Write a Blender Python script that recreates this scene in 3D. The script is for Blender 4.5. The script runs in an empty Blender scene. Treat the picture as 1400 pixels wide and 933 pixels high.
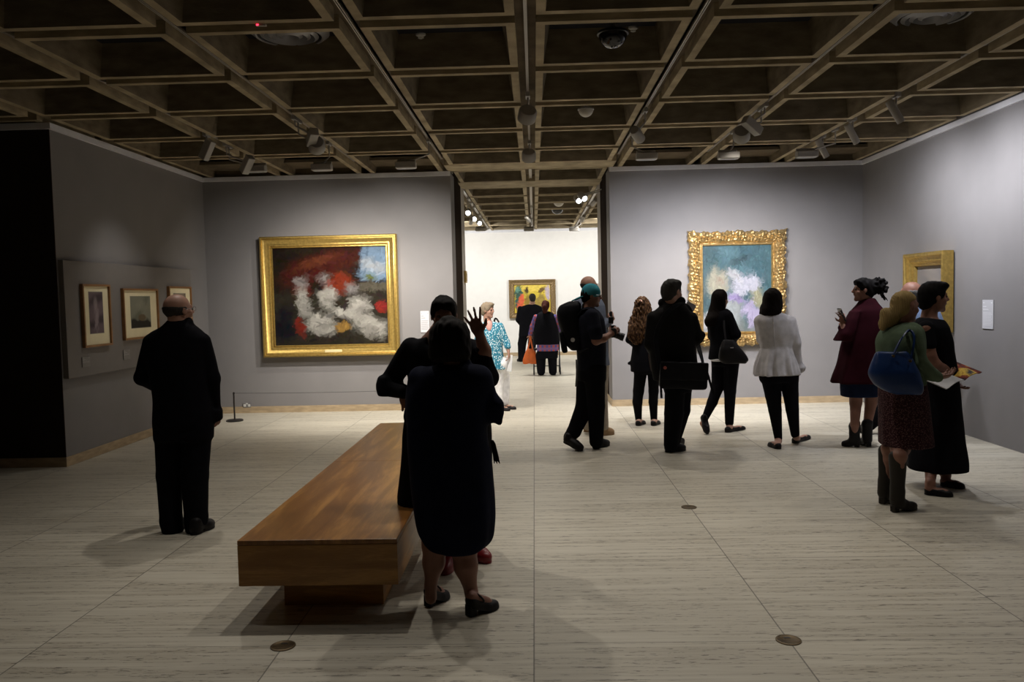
import bpy, math, random
import numpy as np
from mathutils import Vector, Matrix
random.seed(7); rng = np.random.default_rng(7)
SC = bpy.context.scene; COL = SC.collection
PI = math.pi
# ------------------------------------------------------------ camera model (solved from the photograph)
HE = 1.62; FPX = 1105.7
_p, _y, _r = -.0543, -.0286, -.0222
FW = np.array([math.sin(_y)*math.cos(_p), math.cos(_y)*math.cos(_p), math.sin(_p)])
_r0 = np.array([math.cos(_y), -math.sin(_y), 0]); _u0 = np.cross(_r0, FW)
RT = _r0*math.cos(_r)+_u0*math.sin(_r); UP = -_r0*math.sin(_r)+_u0*math.cos(_r)
CAM = np.array([0, 0, HE])
def at(px, py, x=None, y=None, z=None):
    d = FW+RT*(px-700)/FPX-UP*(py-466.5)/FPX
    t = (x-CAM[0])/d[0] if x is not None else (y-CAM[1])/d[1] if y is not None else (z-CAM[2])/d[2]
    return CAM+t*d
cam_d = bpy.data.cameras.new('camera'); cam = bpy.data.objects.new('camera', cam_d); COL.objects.link(cam)
cam_d.sensor_width = 36; cam_d.lens = FPX*36/1400; cam_d.clip_end = 100
M = Matrix(((RT[0], UP[0], -FW[0], 0), (RT[1], UP[1], -FW[1], 0), (RT[2], UP[2], -FW[2], HE), (0, 0, 0, 1)))
cam.matrix_world = M; SC.camera = cam
# ------------------------------------------------------------ tagging
def tag(o, label=None, cat=None, group=None, kind=None):
    if label: o['label'] = label
    if cat: o['category'] = cat
    if group: o['group'] = group
    if kind: o['kind'] = kind
    return o
def empty(name, loc, label=None, cat=None, group=None):
    o = bpy.data.objects.new(name, None); COL.objects.link(o); o.location = [float(v) for v in loc]
    o.empty_display_size = .1
    return tag(o, label, cat, group)
def link(name, me, parent=None, loc=(0, 0, 0)):
    o = bpy.data.objects.new(name, me); COL.objects.link(o); o.parent = parent; o.location = [float(v) for v in loc]
    return o
# ------------------------------------------------------------ materials
def mat(name, col, rough=.6, spec=.3, metal=0, noise=0, nscale=8, bump=0, bscale=60, emit=None, estr=0, stretch=(1, 1, 1), sheen=0, trans=0):
    m = bpy.data.materials.new(name); m.use_nodes = True
    nt = m.node_tree; N = nt.nodes; L = nt.links; b = N['Principled BSDF']
    b.inputs['Base Color'].default_value = (*col, 1); b.inputs['Roughness'].default_value = rough
    b.inputs['Specular IOR Level'].default_value = spec; b.inputs['Metallic'].default_value = metal
    if sheen: b.inputs['Sheen Weight'].default_value = sheen
    if trans: b.inputs['Transmission Weight'].default_value = trans
    if noise or bump:
        tc = N.new('ShaderNodeTexCoord'); mp = N.new('ShaderNodeMapping'); mp.inputs['Scale'].default_value = stretch
        L.new(tc.outputs['Object'], mp.inputs[0])
    if noise:
        n = N.new('ShaderNodeTexNoise'); n.inputs['Scale'].default_value = nscale; n.inputs['Detail'].default_value = 5
        L.new(mp.outputs[0], n.inputs[0])
        r = N.new('ShaderNodeMapRange'); r.inputs[1].default_value = .3; r.inputs[2].default_value = .7
        r.inputs[3].default_value = 1-noise; r.inputs[4].default_value = 1+noise
        L.new(n.outputs[0], r.inputs[0])
        v = N.new('ShaderNodeVectorMath'); v.operation = 'SCALE'; v.inputs[0].default_value = col
        L.new(r.outputs[0], v.inputs['Scale']); L.new(v.outputs[0], b.inputs['Base Color'])
    if bump:
        n2 = N.new('ShaderNodeTexNoise'); n2.inputs['Scale'].default_value = bscale; n2.inputs['Detail'].default_value = 3
        L.new(mp.outputs[0], n2.inputs[0]); bp = N.new('ShaderNodeBump'); bp.inputs['Strength'].default_value = bump
        bp.inputs['Distance'].default_value = .01
        L.new(n2.outputs[0], bp.inputs['Height']); L.new(bp.outputs[0], b.inputs['Normal'])
    if emit: b.inputs['Emission Color'].default_value = (*emit, 1); b.inputs['Emission Strength'].default_value = estr
    return m
def nodes(m): return m.node_tree.nodes, m.node_tree.links, m.node_tree.nodes['Principled BSDF']
def cloth(name, col, rough=.85, **k):
    k.setdefault('noise', .15); k.setdefault('bump', .15); return mat(name, col, rough, .06, nscale=14, bscale=180, **k)
def ramp_mat(name, kind, stops, scale=10, stretch=(1, 1, 1), rough=.8, distort=0, feature=None, randomness=1):
    m = mat(name, stops[0][1], rough, .08); N, L, b = nodes(m)
    tc = N.new('ShaderNodeTexCoord'); mp = N.new('ShaderNodeMapping'); mp.inputs['Scale'].default_value = stretch
    L.new(tc.outputs['Object'], mp.inputs[0])
    if kind == 'voronoi':
        t = N.new('ShaderNodeTexVoronoi'); t.inputs['Scale'].default_value = scale; out = t.outputs['Distance']
    elif kind == 'wave':
        t = N.new('ShaderNodeTexWave'); t.inputs['Scale'].default_value = scale; t.inputs['Distortion'].default_value = distort; out = t.outputs[0]
        t.inputs['Detail'].default_value = 3
    else:
        t = N.new('ShaderNodeTexNoise'); t.inputs['Scale'].default_value = scale; t.inputs['Detail'].default_value = 4; out = t.outputs[0]
    L.new(mp.outputs[0], t.inputs[0])
    r = N.new('ShaderNodeValToRGB'); e = r.color_ramp.elements
    while len(e) < len(stops): e.new(.5)
    for i, (p, c) in enumerate(stops): e[i].position = p; e[i].color = (*c, 1)
    L.new(out, r.inputs[0]); L.new(r.outputs[0], b.inputs['Base Color'])
    return m
# ------------------------------------------------------------ plain mesh builder
class MB:
    def __init__(s): s.v = []; s.f = []; s.mi = []
    def add(s, V, F, mi=0):
        o = len(s.v); s.v += [tuple(float(c) for c in v) for v in V]; s.f += [tuple(i+o for i in f) for f in F]; s.mi += [mi]*len(F)
    def quad(s, a, b, c, d, mi=0): s.add([a, b, c, d], [(0, 1, 2, 3)], mi)
    def box(s, c, d, mi=0, R=None, bev=0):
        x, y, z = [k/2 for k in d]
        if bev:
            b = min(bev, x*.9, y*.9, z*.9); V = []; F = []
            import bmesh
            bm = bmesh.new(); bmesh.ops.create_cube(bm, size=1)
            for v in bm.verts: v.co = Vector((v.co.x*2*x, v.co.y*2*y, v.co.z*2*z))
            bmesh.ops.bevel(bm, geom=bm.edges[:], offset=b, segments=2, affect='EDGES', profile=.5)
            bm.verts.ensure_lookup_table(); V = [tuple(v.co) for v in bm.verts]; F = [tuple(v.index for v in f.verts) for f in bm.faces]; bm.free()
        else:
            V = [(-x, -y, -z), (x, -y, -z), (x, y, -z), (-x, y, -z), (-x, -y, z), (x, -y, z), (x, y, z), (-x, y, z)]
            F = [(3, 2, 1, 0), (4, 5, 6, 7), (0, 1, 5, 4), (1, 2, 6, 5), (2, 3, 7, 6), (3, 0, 4, 7)]
        V = np.array(V)
        if R is not None: V = V@np.array(R).T
        s.add(V+np.array(c), F, mi)
    def bb(s, x0, x1, y0, y1, z0, z1, mi=0, bev=0): s.box(((x0+x1)/2, (y0+y1)/2, (z0+z1)/2), (x1-x0, y1-y0, z1-z0), mi, None, bev)
    def tube(s, pts, r, n=12, mi=0, caps=True):
        pts = [np.array(p, float) for p in pts]; rs = r if hasattr(r, '__len__') else [r]*len(pts)
        V = []; F = []; prev = None
        for i, p in enumerate(pts):
            t = (pts[min(i+1, len(pts)-1)]-pts[max(i-1, 0)]); t /= np.linalg.norm(t)+1e-9
            if prev is None:
                a = np.array([0, 0, 1.]) if abs(t[2]) < .9 else np.array([1., 0, 0])
            else: a = prev
            u = a-t*(a@t); u /= np.linalg.norm(u); prev = u; w = np.cross(t, u)
            for k in range(n): th = 2*PI*k/n; V.append(p+rs[i]*(u*math.cos(th)+w*math.sin(th)))
        for i in range(len(pts)-1):
            for k in range(n): a = i*n+k; b = i*n+(k+1) % n; F.append((a, b, b+n, a+n))
        if caps: F.append(tuple(range(n-1, -1, -1))); F.append(tuple(range((len(pts)-1)*n, len(pts)*n)))
        s.add(V, F, mi)
    def lathe(s, c, prof, n=32, mi=0, R=None):
        V = []; F = []
        for (r, z) in prof:
            for k in range(n): th = 2*PI*k/n; V.append((r*math.cos(th), r*math.sin(th), z))
        for i in range(len(prof)-1):
            for k in range(n): a = i*n+k; b = i*n+(k+1) % n; F.append((a, b, b+n, a+n))
        V = np.array(V)
        if R is not None: V = V@np.array(R).T
        s.add(V+np.array(c), F, mi)
    def build(s, name, mats, parent=None, smooth=False, loc=(0, 0, 0)):
        me = bpy.data.meshes.new(name); me.from_pydata(s.v, [], s.f)
        for m in (mats if isinstance(mats, (list, tuple)) else [mats]): me.materials.append(m)
        me.polygons.foreach_set('material_index', s.mi)
        if smooth: me.polygons.foreach_set('use_smooth', [True]*len(s.f))
        me.update(); o = link(name, me, parent, loc)
        if smooth and len(s.f): me.set_sharp_from_angle(angle=math.radians(40))
        return o
def struct(name, mb, mats, smooth=False):
    o = mb.build(name, mats, None, smooth); o['kind'] = 'structure'; return o
def np_mesh(name, V, Q, m, parent=None, loc=(0, 0, 0)):
    me = bpy.data.meshes.new(name); n = len(Q)
    me.vertices.add(len(V)); me.vertices.foreach_set('co', V.astype(np.float32).ravel())
    me.loops.add(n*4); me.loops.foreach_set('vertex_index', Q.astype(np.int32).ravel())
    me.polygons.add(n); me.polygons.foreach_set('loop_start', np.arange(0, n*4, 4, dtype=np.int32))
    me.polygons.foreach_set('use_smooth', np.ones(n, bool))
    me.update(calc_edges=True); me.validate(); me.materials.append(m)
    return link(name, me, parent, loc)
# ------------------------------------------------------------ signed-distance sculpting
def rotm(yaw=0, pitch=0, roll=0):
    """columns: right, forward, up.  yaw 0 faces away (+Y), 90 faces image right (+X), 180 faces the camera"""
    a, b, c = math.radians(yaw), math.radians(pitch), math.radians(roll)
    f = np.array([math.sin(a)*math.cos(b), math.cos(a)*math.cos(b), math.sin(b)])
    r = np.array([math.cos(a), -math.sin(a), 0]); u = np.cross(r, f)
    r2 = r*math.cos(c)-u*math.sin(c); u2 = r*math.sin(c)+u*math.cos(c)
    return np.stack([r2, f, u2], 1)
def pchip(x, y, q):
    x = np.asarray(x, float); y = np.asarray(y, float); h = np.diff(x); d = np.diff(y)/h; m = np.zeros_like(y)
    if len(x) > 2:
        same = d[:-1]*d[1:] > 0; w1 = 2*h[1:]+h[:-1]; w2 = h[1:]+2*h[:-1]
        with np.errstate(all='ignore'): mm = (w1+w2)/(w1/d[:-1]+w2/d[1:])
        m[1:-1] = np.where(same, mm, 0)
    m[0] = d[0]; m[-1] = d[-1]
    q = np.clip(q, x[0], x[-1]); i = np.clip(np.searchsorted(x, q)-1, 0, len(h)-1); t = (q-x[i])/h[i]
    return ((2*t**3-3*t**2+1)*y[i]+(t**3-2*t**2+t)*h[i]*m[i]+(-2*t**3+3*t**2)*y[i+1]+(t**3-t**2)*h[i]*m[i+1])
class Field:
    def __init__(s, vox=.008): s.p = []; s.vox = vox; s.cut = []
    def _a(s, fn, lo, hi, k, op=0): s.p.append((fn, np.array(lo, float), np.array(hi, float), k, op))
    def cone(s, a, b, ra, rb, k=.02, op=0):
        a = np.array(a, float); b = np.array(b, float); ba = b-a; L2 = ba@ba+1e-12
        def fn(P):
            t = np.clip(((P-a)@ba)/L2, 0, 1); q = P-a-t[..., None]*ba
            return np.sqrt((q*q).sum(-1))-(ra+(rb-ra)*t)
        r = max(ra, rb); s._a(fn, np.minimum(a, b)-r, np.maximum(a, b)+r, k, op)
    def limb(s, pts, k=.02):
        for a, b in zip(pts[:-1], pts[1:]): s.cone(a[0], b[0], a[1], b[1], k)
    def ell(s, c, rad, R=None, k=.02, op=0):
        c = np.array(c, float); rad = np.array(rad, float); R = np.eye(3) if R is None else np.array(R)
        def fn(P):
            q = (P-c)@R; k0 = np.sqrt(((q/rad)**2).sum(-1)); k1 = np.sqrt(((q/rad**2)**2).sum(-1))+1e-9
            return k0*(k0-1)/k1
        e = np.sqrt((R**2)@(rad**2)); s._a(fn, c-e, c+e, k, op)
    def box(s, c, half, R=None, rnd=.01, k=.005, op=0, fn2=None):
        c = np.array(c, float); half = np.array(half, float)-rnd; R = np.eye(3) if R is None else np.array(R)
        def fn(P):
            q = (P-c)@R
            if fn2 is not None: q = fn2(q)
            q = np.abs(q)-half
            return np.sqrt((np.maximum(q, 0)**2).sum(-1))+np.minimum(q.max(-1), 0)-rnd
        e = np.abs(R)@(half+rnd); 
        if fn2 is not None: e = e*1.4
        s._a(fn, c-e, c+e, k, op)
    def loft(s, rows, k=.02, n=2.3, folds=None, op=0, rnd=.012):
        """rows: (z, cx, cy, rx, ry)"""
        rows = sorted(rows, key=lambda r: r[0]); A = np.array(rows, float); z = A[:, 0]
        def fn(P):
            Z = P[..., 2]; zz = Z[0, 0, :] if Z.ndim == 3 else Z
            cx, cy, rx, ry = [pchip(z, A[:, i], zz) for i in (1, 2, 3, 4)]
            X = P[..., 0]-cx; Y = P[..., 1]-cy
            if folds:
                amp, cnt, z0, ph = folds; th = np.arctan2(Y/ry, X/rx); w = np.clip((z0-zz)/(z0-z[0]+1e-6), 0, 1)
                g = 1+amp*w*(np.sin(cnt*th+ph)+.5*np.sin((cnt*1.7//1)*th+2*ph+1)); X = X/g; Y = Y/g
            p = ((np.abs(X)/rx)**n+(np.abs(Y)/ry)**n)**(1/n)+1e-6
            q = np.sqrt(X*X+Y*Y); d = np.where(p > .05, q*(1-1/p), -np.minimum(rx, ry))
            e1 = d+rnd; e2 = np.maximum(Z-z[-1], z[0]-Z)+rnd
            return np.sqrt(np.maximum(e1, 0)**2+np.maximum(e2, 0)**2)+np.minimum(np.maximum(e1, e2), 0)-rnd
        m = 1.15 if folds else 1
        lo = [min(A[:, 1]-A[:, 3]*m), min(A[:, 2]-A[:, 4]*m), z[0]]; hi = [max(A[:, 1]+A[:, 3]*m), max(A[:, 2]+A[:, 4]*m), z[-1]]
        s._a(fn, lo, hi, k, op)
    def mesh(s, disp=None, smooth=1):
        h = s.vox; lo = np.min([p[1] for p in s.p if p[4] == 0], 0)-3*h; hi = np.max([p[2] for p in s.p if p[4] == 0], 0)+3*h
        n = np.ceil((hi-lo)/h).astype(int)+1; G = np.full(n, .12, np.float32)
        ax = [lo[i]+h*np.arange(n[i]) for i in range(3)]
        for fn, a, b, k, op in s.p:
            mg = max(k, 0)+2.5*h
            i0 = np.clip(np.floor((a-mg-lo)/h).astype(int), 0, n); i1 = np.clip(np.ceil((b+mg-lo)/h).astype(int)+1, 0, n)
            if (i1 <= i0).any(): continue
            sl = tuple(slice(i0[i], i1[i]) for i in range(3))
            X, Y, Z = np.meshgrid(*[ax[i][sl[i]] for i in range(3)], indexing='ij'); P = np.stack([X, Y, Z], -1)
            d = fn(P); g = G[sl]
            if op: g = -g
            kk = max(k, 1e-4); hh = np.clip(.5+.5*(g-d)/kk, 0, 1); r = g*(1-hh)+d*hh-kk*hh*(1-hh)
            # smooth min, subtraction as the negated union
            if op: r = -r
            G[sl] = r
        for fn in s.cut:
            X, Y, Z = np.meshgrid(*ax, indexing='ij'); G = np.maximum(G, fn(X, Y, Z))
        S = G < 0; cs = np.array(n)-1; cnt = np.zeros(int(cs.prod())); acc = np.zeros((len(cnt), 3)); quads = []
        def cid(i, j, k): return (i*cs[1]+j)*cs[2]+k
        for a in range(3):
            sl0 = [slice(None)]*3; sl1 = [slice(None)]*3; sl0[a] = slice(0, -1); sl1[a] = slice(1, None)
            E = S[tuple(sl0)] ^ S[tuple(sl1)]; I = np.array(np.nonzero(E)).T
            ok = np.ones(len(I), bool)
            for b in range(3):
                if b != a: ok &= (I[:, b] > 0) & (I[:, b] < cs[b])
            I = I[ok]; I2 = I.copy(); I2[:, a] += 1
            f0 = G[tuple(I.T)]; f1 = G[tuple(I2.T)]; t = f0/(f0-f1); Pt = I.astype(float); Pt[:, a] += t
            b, c = (a+1) % 3, (a+2) % 3; q = []
            for db, dc in ((-1, -1), (0, -1), (0, 0), (-1, 0)):
                J = I.copy(); J[:, b] += db; J[:, c] += dc; id_ = cid(J[:, 0], J[:, 1], J[:, 2]); q.append(id_)
                cnt += np.bincount(id_, minlength=len(cnt))
                for w in range(3): acc[:, w] += np.bincount(id_, weights=Pt[:, w], minlength=len(cnt))
            q = np.stack(q, 1); inside = S[tuple(I.T)]; q[~inside] = q[~inside][:, ::-1]; quads.append(q)
        used = np.nonzero(cnt)[0]; V = lo+h*(acc[used]/cnt[used][:, None]); mp = np.full(len(cnt), -1, np.int64); mp[used] = np.arange(len(used))
        Q = mp[np.concatenate(quads)]
        for _ in range(smooth):
            sm = np.zeros_like(V); c2 = np.zeros(len(V))
            for i in range(4):
                a, b = Q[:, i], Q[:, (i+1) % 4]
                for w in range(3): sm[:, w] += np.bincount(a, weights=V[b, w], minlength=len(V))+np.bincount(b, weights=V[a, w], minlength=len(V))
                c2 += np.bincount(a, minlength=len(V))+np.bincount(b, minlength=len(V))
            V = V*.5+.5*sm/c2[:, None]
        if disp is not None:
            nq = np.cross(V[Q[:, 2]]-V[Q[:, 0]], V[Q[:, 3]]-V[Q[:, 1]]); N = np.zeros_like(V)
            for i in range(4):
                for w in range(3): N[:, w] += np.bincount(Q[:, i], weights=nq[:, w], minlength=len(V))
            N /= np.linalg.norm(N, axis=1)[:, None]+1e-9; V = V+N*disp(V)[:, None]
        return V, Q
    def build(s, name, m, parent=None, disp=None, xf=None, smooth=1, loc=(0, 0, 0)):
        V, Q = s.mesh(disp, smooth)
        if xf is not None: V = xf(V)
        return np_mesh(name, V, Q, m, parent, loc)
def wob(amp, f=9, seed=0, st=(1, 1, 1)):
    """soft irregular surface undulation (cloth folds, curls)"""
    r = np.random.default_rng(seed); D = r.normal(size=(7, 3))*np.array(st)*f; ph = r.uniform(0, 6, 7)
    return lambda V: amp*np.sin(V@D.T+ph+1.3*np.sin(V@D[::-1].T*.6)).sum(1)/3
# ------------------------------------------------------------ people
SKIN = {'fair': mat('skin_fair', (.42, .235, .17), .5, .35, noise=.08, nscale=20), 'mid': mat('skin_mid', (.24, .115, .08), .5, .35, noise=.08, nscale=20)}
HAIRC = {k: ramp_mat('hair_'+k, 'wave', [(0, tuple(c*.6 for c in v)), (1, v)], 38, (1, 1, .25), .72, 6) for k, v in dict(
    black=(.006, .005, .005), dark=(.010, .007, .006), brown=(.16, .075, .035), grey=(.16, .155, .15), sand=(.32, .255, .18), blonde=(.34, .24, .10), auburn=(.06, .018, .012), salt=(.05, .047, .043)).items()}
HAIRC['brown'] = ramp_mat('hair_curly_brown', 'noise', [(.36, (.012, .006, .004)), (.5, (.05, .024, .011)), (.68, (.17, .088, .038))], 75, (1, 1, .35), .7)
EYEM = mat('eye_dark', (.04, .03, .025), .15, .6)
CL = dict(black=cloth('cloth_black', (.006, .006, .008)), navy=cloth('cloth_navy', (.006, .008, .020)), suit=cloth('wool_suit', (.005, .005, .007)),  # garment colours lowered for the dim light on people's backs
          jacket=cloth('nylon_jacket', (.008, .0075, .0075), .7), white=cloth('cloth_white', (.60, .58, .60)), brightwhite=cloth('cotton_bright_white', (.85, .84, .84)), burg=cloth('wool_burgundy', (.026, .0035, .007)),
          denim=cloth('denim_blue', (.010, .016, .040)), beige=cloth('cotton_beige', (.38, .33, .27)), green=cloth('knit_green', (.09, .125, .08)), shirtblue=cloth('cotton_light_blue', (.22, .30, .48)),
          greyblue=cloth('cotton_grey_blue', (.13, .15, .20)), teal=cloth('cap_teal', (.04, .21, .26)), pink=cloth('cotton_pink', (.70, .36, .32)), tee=cloth('cotton_black_tee', (.010, .011, .018)))
TUNIC = ramp_mat('tunic_print', 'voronoi', [(.0, (.78, .85, .86)), (.33, (.70, .8, .82)), (.42, (.05, .26, .36)), (1, (.02, .14, .24))], 48, (1, 1, 1))
FLORAL = ramp_mat('skirt_print', 'voronoi', [(.0, (.16, .10, .09)), (.3, (.11, .055, .055)), (.45, (.035, .014, .017)), (1, (.022, .010, .014))], 95)
def plaid():
    m = cloth('plaid_shirt', (.3, .12, .12)); N, L, b = nodes(m); tc = N.new('ShaderNodeTexCoord'); sp = N.new('ShaderNodeSeparateXYZ'); L.new(tc.outputs['Object'], sp.inputs[0])
    outs = []
    for o, s in ((0, 1), (2, 1)):
        w = N.new('ShaderNodeMath'); w.operation = 'MULTIPLY'; w.inputs[1].default_value = 70; L.new(sp.outputs[o], w.inputs[0])
        v = N.new('ShaderNodeMath'); v.operation = 'SINE'; L.new(w.outputs[0], v.inputs[0]); g = N.new('ShaderNodeMath'); g.operation = 'GREATER_THAN'; g.inputs[1].default_value = 0; L.new(v.outputs[0], g.inputs[0]); outs.append(g.outputs[0])
    m1 = N.new('ShaderNodeMix'); m1.data_type = 'RGBA'; m1.inputs[6].default_value = (.42, .10, .09, 1); m1.inputs[7].default_value = (.10, .10, .30, 1); L.new(outs[0], m1.inputs[0])
    m2 = N.new('ShaderNodeMix'); m2.data_type = 'RGBA'; m2.inputs[7].default_value = (.22, .13, .28, 1); L.new(m1.outputs[2], m2.inputs[6]); L.new(outs[1], m2.inputs[0]); L.new(m2.outputs[2], b.inputs['Base Color'])
    return m
PLAID = plaid()
LEATHER = mat('leather_black', (.007, .006, .007), .5, .2, bump=.1, bscale=120)
LEATHER_BR = mat('leather_dark_olive', (.020, .017, .013), .55, .2, bump=.1, bscale=120)
LEATHER_RED = mat('leather_red', (.20, .010, .014), .35, .5, bump=.08, bscale=120)
SUEDE = mat('suede_tan', (.33, .22, .13), .85, .1, noise=.15, bump=.1)
SOLE = mat('rubber_sole', (.02, .02, .02), .7, .2)
class Person:
    def __init__(s, px, py, Y, label, vox=.009, group=None):
        g = at(px, py, y=Y); s.Y = Y; s.o = np.array([g[0], Y, 0]); s.vox = vox; s.m = Y/FPX*1.0
        s.root = empty('person', s.o, label, 'person', group); s.B = Field(vox)
    def w(s, px, py, dy=0): return at(px, py, y=s.Y+dy)-s.o
    def P(s, pts): return [(s.w(p[0], p[1], p[2]), p[3]*s.m) for p in pts]
    def rows(s, rows, dy=0, dh=None):
        out = []
        for r in rows:
            py, xl, xr, d = r[:4]; e = dy+(r[4] if len(r) > 4 else 0); a = s.w(xl, py, e); b = s.w(xr, py, e)
            out.append(((a[2]+b[2])/2, (a[0]+b[0])/2, e, (b[0]-a[0])/2, d))
        return out
    def field(s, v=1): return Field(s.vox*v)
    def part(s, name, F, m, label=None, **k):
        o = F.build(name, m, s.root, **k)
        if label: o['label'] = label
        return o
    def head(s, px, py, dy, Hpx, yaw, pitch=0, roll=0, neck=None, fem=0, eyes=True, B=None):
        B = B or s.B; H = Hpx*s.m; c = s.w(px, py, dy); R = rotm(yaw, pitch, roll); s.hc, s.hR, s.hH = c, R, H
        g = lambda x, y, z: c+R@(np.array([x, y, z])*H)
        B.ell(g(0, -.07, .13), np.array([.325, .40, .365])*H, R, .03*H)
        B.ell(g(0, .10, -.13), np.array([.255, .27, .33])*H, R, .10*H)
        B.cone(g(-.12, .12, -.33), g(0, .27, -.40), .10*H, .075*H, .08*H); B.cone(g(.12, .12, -.33), g(0, .27, -.40), .10*H, .075*H, .08*H)
        B.cone(g(0, .345, .10), g(0, .44, -.075), .03*H, .052*H, .04*H)
        B.cone(g(-.03, .38, -.09), g(.03, .38, -.09), .045*H, .045*H, .03*H)
        B.ell(g(0, .345, -.205), np.array([.095, .055, .045])*H, R, .03*H)
        B.cone(g(-.14, .31, .10), g(.14, .31, .10), .05*H, .05*H, .06*H)
        for sx in (-1, 1):
            B.ell(g(.125*sx, .385, .03), np.array([.06, .05, .04])*H, R, .03*H, op=1)
            B.ell(g(.325*sx, -.01, -.01), np.array([.035, .085, .13])*H, R, .02*H)
            B.ell(g(.19*sx, .24, -.10), np.array([.08, .08, .09])*H, R, .06*H)
        if neck is not None:
            n = s.w(neck[0], neck[1], neck[2] if len(neck) > 2 else dy)
            r = (.225 if fem else .26)*H; B.cone(g(0, -.10, -.20), n, r, r*1.12, .05*H)
        if eyes:
            for sx in (-1, 1):
                F = Field(max(.0025, .012*H)); F.ell(g(.125*sx, .325, .03), np.array([.05, .05, .05])*H, R); F.build('eye', EYEM, s.root)
        return g
    def hair(s, color, style='short', vol=1.0, disp=.004, extra=None, label=None, vox=None):
        F = Field(vox or s.vox); c, R, H = s.hc, s.hR, s.hH; g = lambda x, y, z: c+R@(np.array([x, y, z])*H)
        F.ell(g(0, -.07, .14), np.array([.36, .435, .40])*H*vol, R, .02)
        if style == 'bald':
            F.ell(g(0, -.02, .36), np.array([.55, .62, .30])*H, R, .01, op=1)
            F.box(g(0, .45, 0), np.array([.6, .36, .8])*H, R, .02, op=1, k=.01)
        else:
            F.ell(g(0, .44, -.12), np.array([.30, .36, .40])*H, R, .02, op=1)
            F.box(g(0, .38, -.35), np.array([.6, .40, .30])*H, R, .02, op=1, k=.01)
        if style == 'short': F.ell(g(0, -.26, -.10), np.array([.27, .20, .26])*H, R, .04); F.box(g(0, 0, -.57), np.array([.6, .8, .22])*H, R, .02, op=1, k=.01)
        if extra: extra(F, g, H, R)
        o = F.build('hair', HAIRC[color], s.root, disp=wob(disp, 60, 3) if disp else None)
        if label: o['label'] = label
        return o
    def hand(s, wrist, d, n, curl=.35, size=1.0, fan=.10, thumb=1, B=None):
        """wrist point (local), d finger direction, n palm normal"""
        B = B or s.B; d = np.array(d, float); d /= np.linalg.norm(d); n = np.array(n, float); n -= d*(n@d); n /= np.linalg.norm(n); t = np.cross(d, n)*thumb
        q = size; R = np.stack([t, d, n], 1)
        B.ell(wrist+d*.045*q, np.array([.042, .055, .017])*q, R, .015)
        for i, L in enumerate((.075, .083, .076, .060)):
            a = wrist+d*.082*q+t*(.033-.022*i)*q-d*(.012*q if i == 3 else 0); ang = (1.5-i)*fan; dd = d*math.cos(ang)+t*math.sin(ang); pts = [(a, .0095*q)]
            for j, f in enumerate((.45, .32, .23)):
                th = curl*(j+1)*.8; v = dd*math.cos(th)+n*math.sin(th); a = a+v*L*f*q; pts.append((a, (.0088-.0008*j)*q))
            B.limb(pts, .004)
        a = wrist+d*.022*q+t*.030*q; v = d*.62+t*.68+n*.35; v /= np.linalg.norm(v); b = a+v*.042*q; v2 = d*.86+t*.3+n*.4; v2 /= np.linalg.norm(v2)
        B.limb([(a, .013*q), (b, .0105*q), (b+v2*.03*q, .0085*q)], .008)
    def foot(s, heel, toe, ankle=None, w=.034):
        h = np.array(heel); t = np.array(toe); d = (t-h)
        s.B.cone(h+d*.18+[0, 0, .035], h+d*.72+[0, 0, .026], .030, .028, .02); s.B.cone(h+d*.6+[0, 0, .022], h+d*.88+[0, 0, .018], .032, .018, .02)
        if ankle is not None: s.B.cone(np.array(ankle), h+d*.2+[0, 0, .04], .036, .032, .02)
    def shoe(s, heel, toe, m, kind='oxford', heelh=0, label=None, shaft=0, shaftr=.05, w=1.0, tilt=0, shaftx=(0, 0), name='shoe'):
        """heel, toe: local points on the sole line (z = sole height at heel and toe)"""
        h = np.array(heel, float); t = np.array(toe, float); L = np.linalg.norm((t-h)[:2]); vx = .005 if s.Y < 7 else .007
        F = Field(vx); q = L/.27
        if kind == 'oxford':
            F.cone((0, .045, .045), (0, .15*q, .045), .042, .043, .03); F.ell((0, .19*q, .035), (.047*w, .075*q, .040), None, .03); F.cone((0, .045, .05), (0, .05, .085), .040, .043, .02)
        elif kind == 'boot':
            F.cone((0, .045, .045), (0, .13*q, .045), .040, .038, .03); F.ell((0, .19*q, .030), (.040*w, .078*q, .033), None, .03)
            F.cone((0, .05, .05), (shaftx[0]*.3, .055+shaftx[1]*.3, .13), .043, .044, .03); F.cone((0, .055, .10), (shaftx[0], .055+shaftx[1], shaft), .044, shaftr, .03)
            F.ell((shaftx[0], .055+shaftx[1], shaft+.012), (shaftr*.85, shaftr*.85, .02), None, .006, op=1)
        else:
            F.cone((0, .038, .032), (0, .15*q, .026), .036, .036, .02); F.ell((0, .19*q, .022), (.039*w, .075*q, .028), None, .02)
            F.ell((0, .115*q, .068), (.027, .070*q, .040), None, .006, op=1)
        F.ell((0, .055, .006), (.040*w, .055, .012), None, .01); F.ell((0, .175*q, .006), (.047*w, .092*q, .012), None, .015); F.box((0, .12*q, .006), (.030*w, .08*q, .006), None, .004, .012)
        F.cut.append(lambda X, Y, Z: -Z)
        hh = heelh+(h[2]-t[2]); d = (t-h); d[2] = 0; d /= np.linalg.norm(d); sd = np.array([d[1], -d[0], 0]); bz = t[2]
        if tilt:
            ax = d*math.cos(tilt)-np.array([0, 0, 1])*math.sin(tilt); up = d*math.sin(tilt)+np.array([0, 0, 1])*math.cos(tilt)
        def xf(V):
            if tilt:
                return t+(V[:, :1]*sd)+(V[:, 1:2]-L)*ax+V[:, 2:3]*up
            z = V[:, 2]+bz+hh*np.clip(1-V[:, 1]/(L*.68), 0, 1)**1.3
            out = h*[1, 1, 0]+V[:, :1]*sd+V[:, 1:2]*d; out[:, 2] = z; return out
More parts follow.
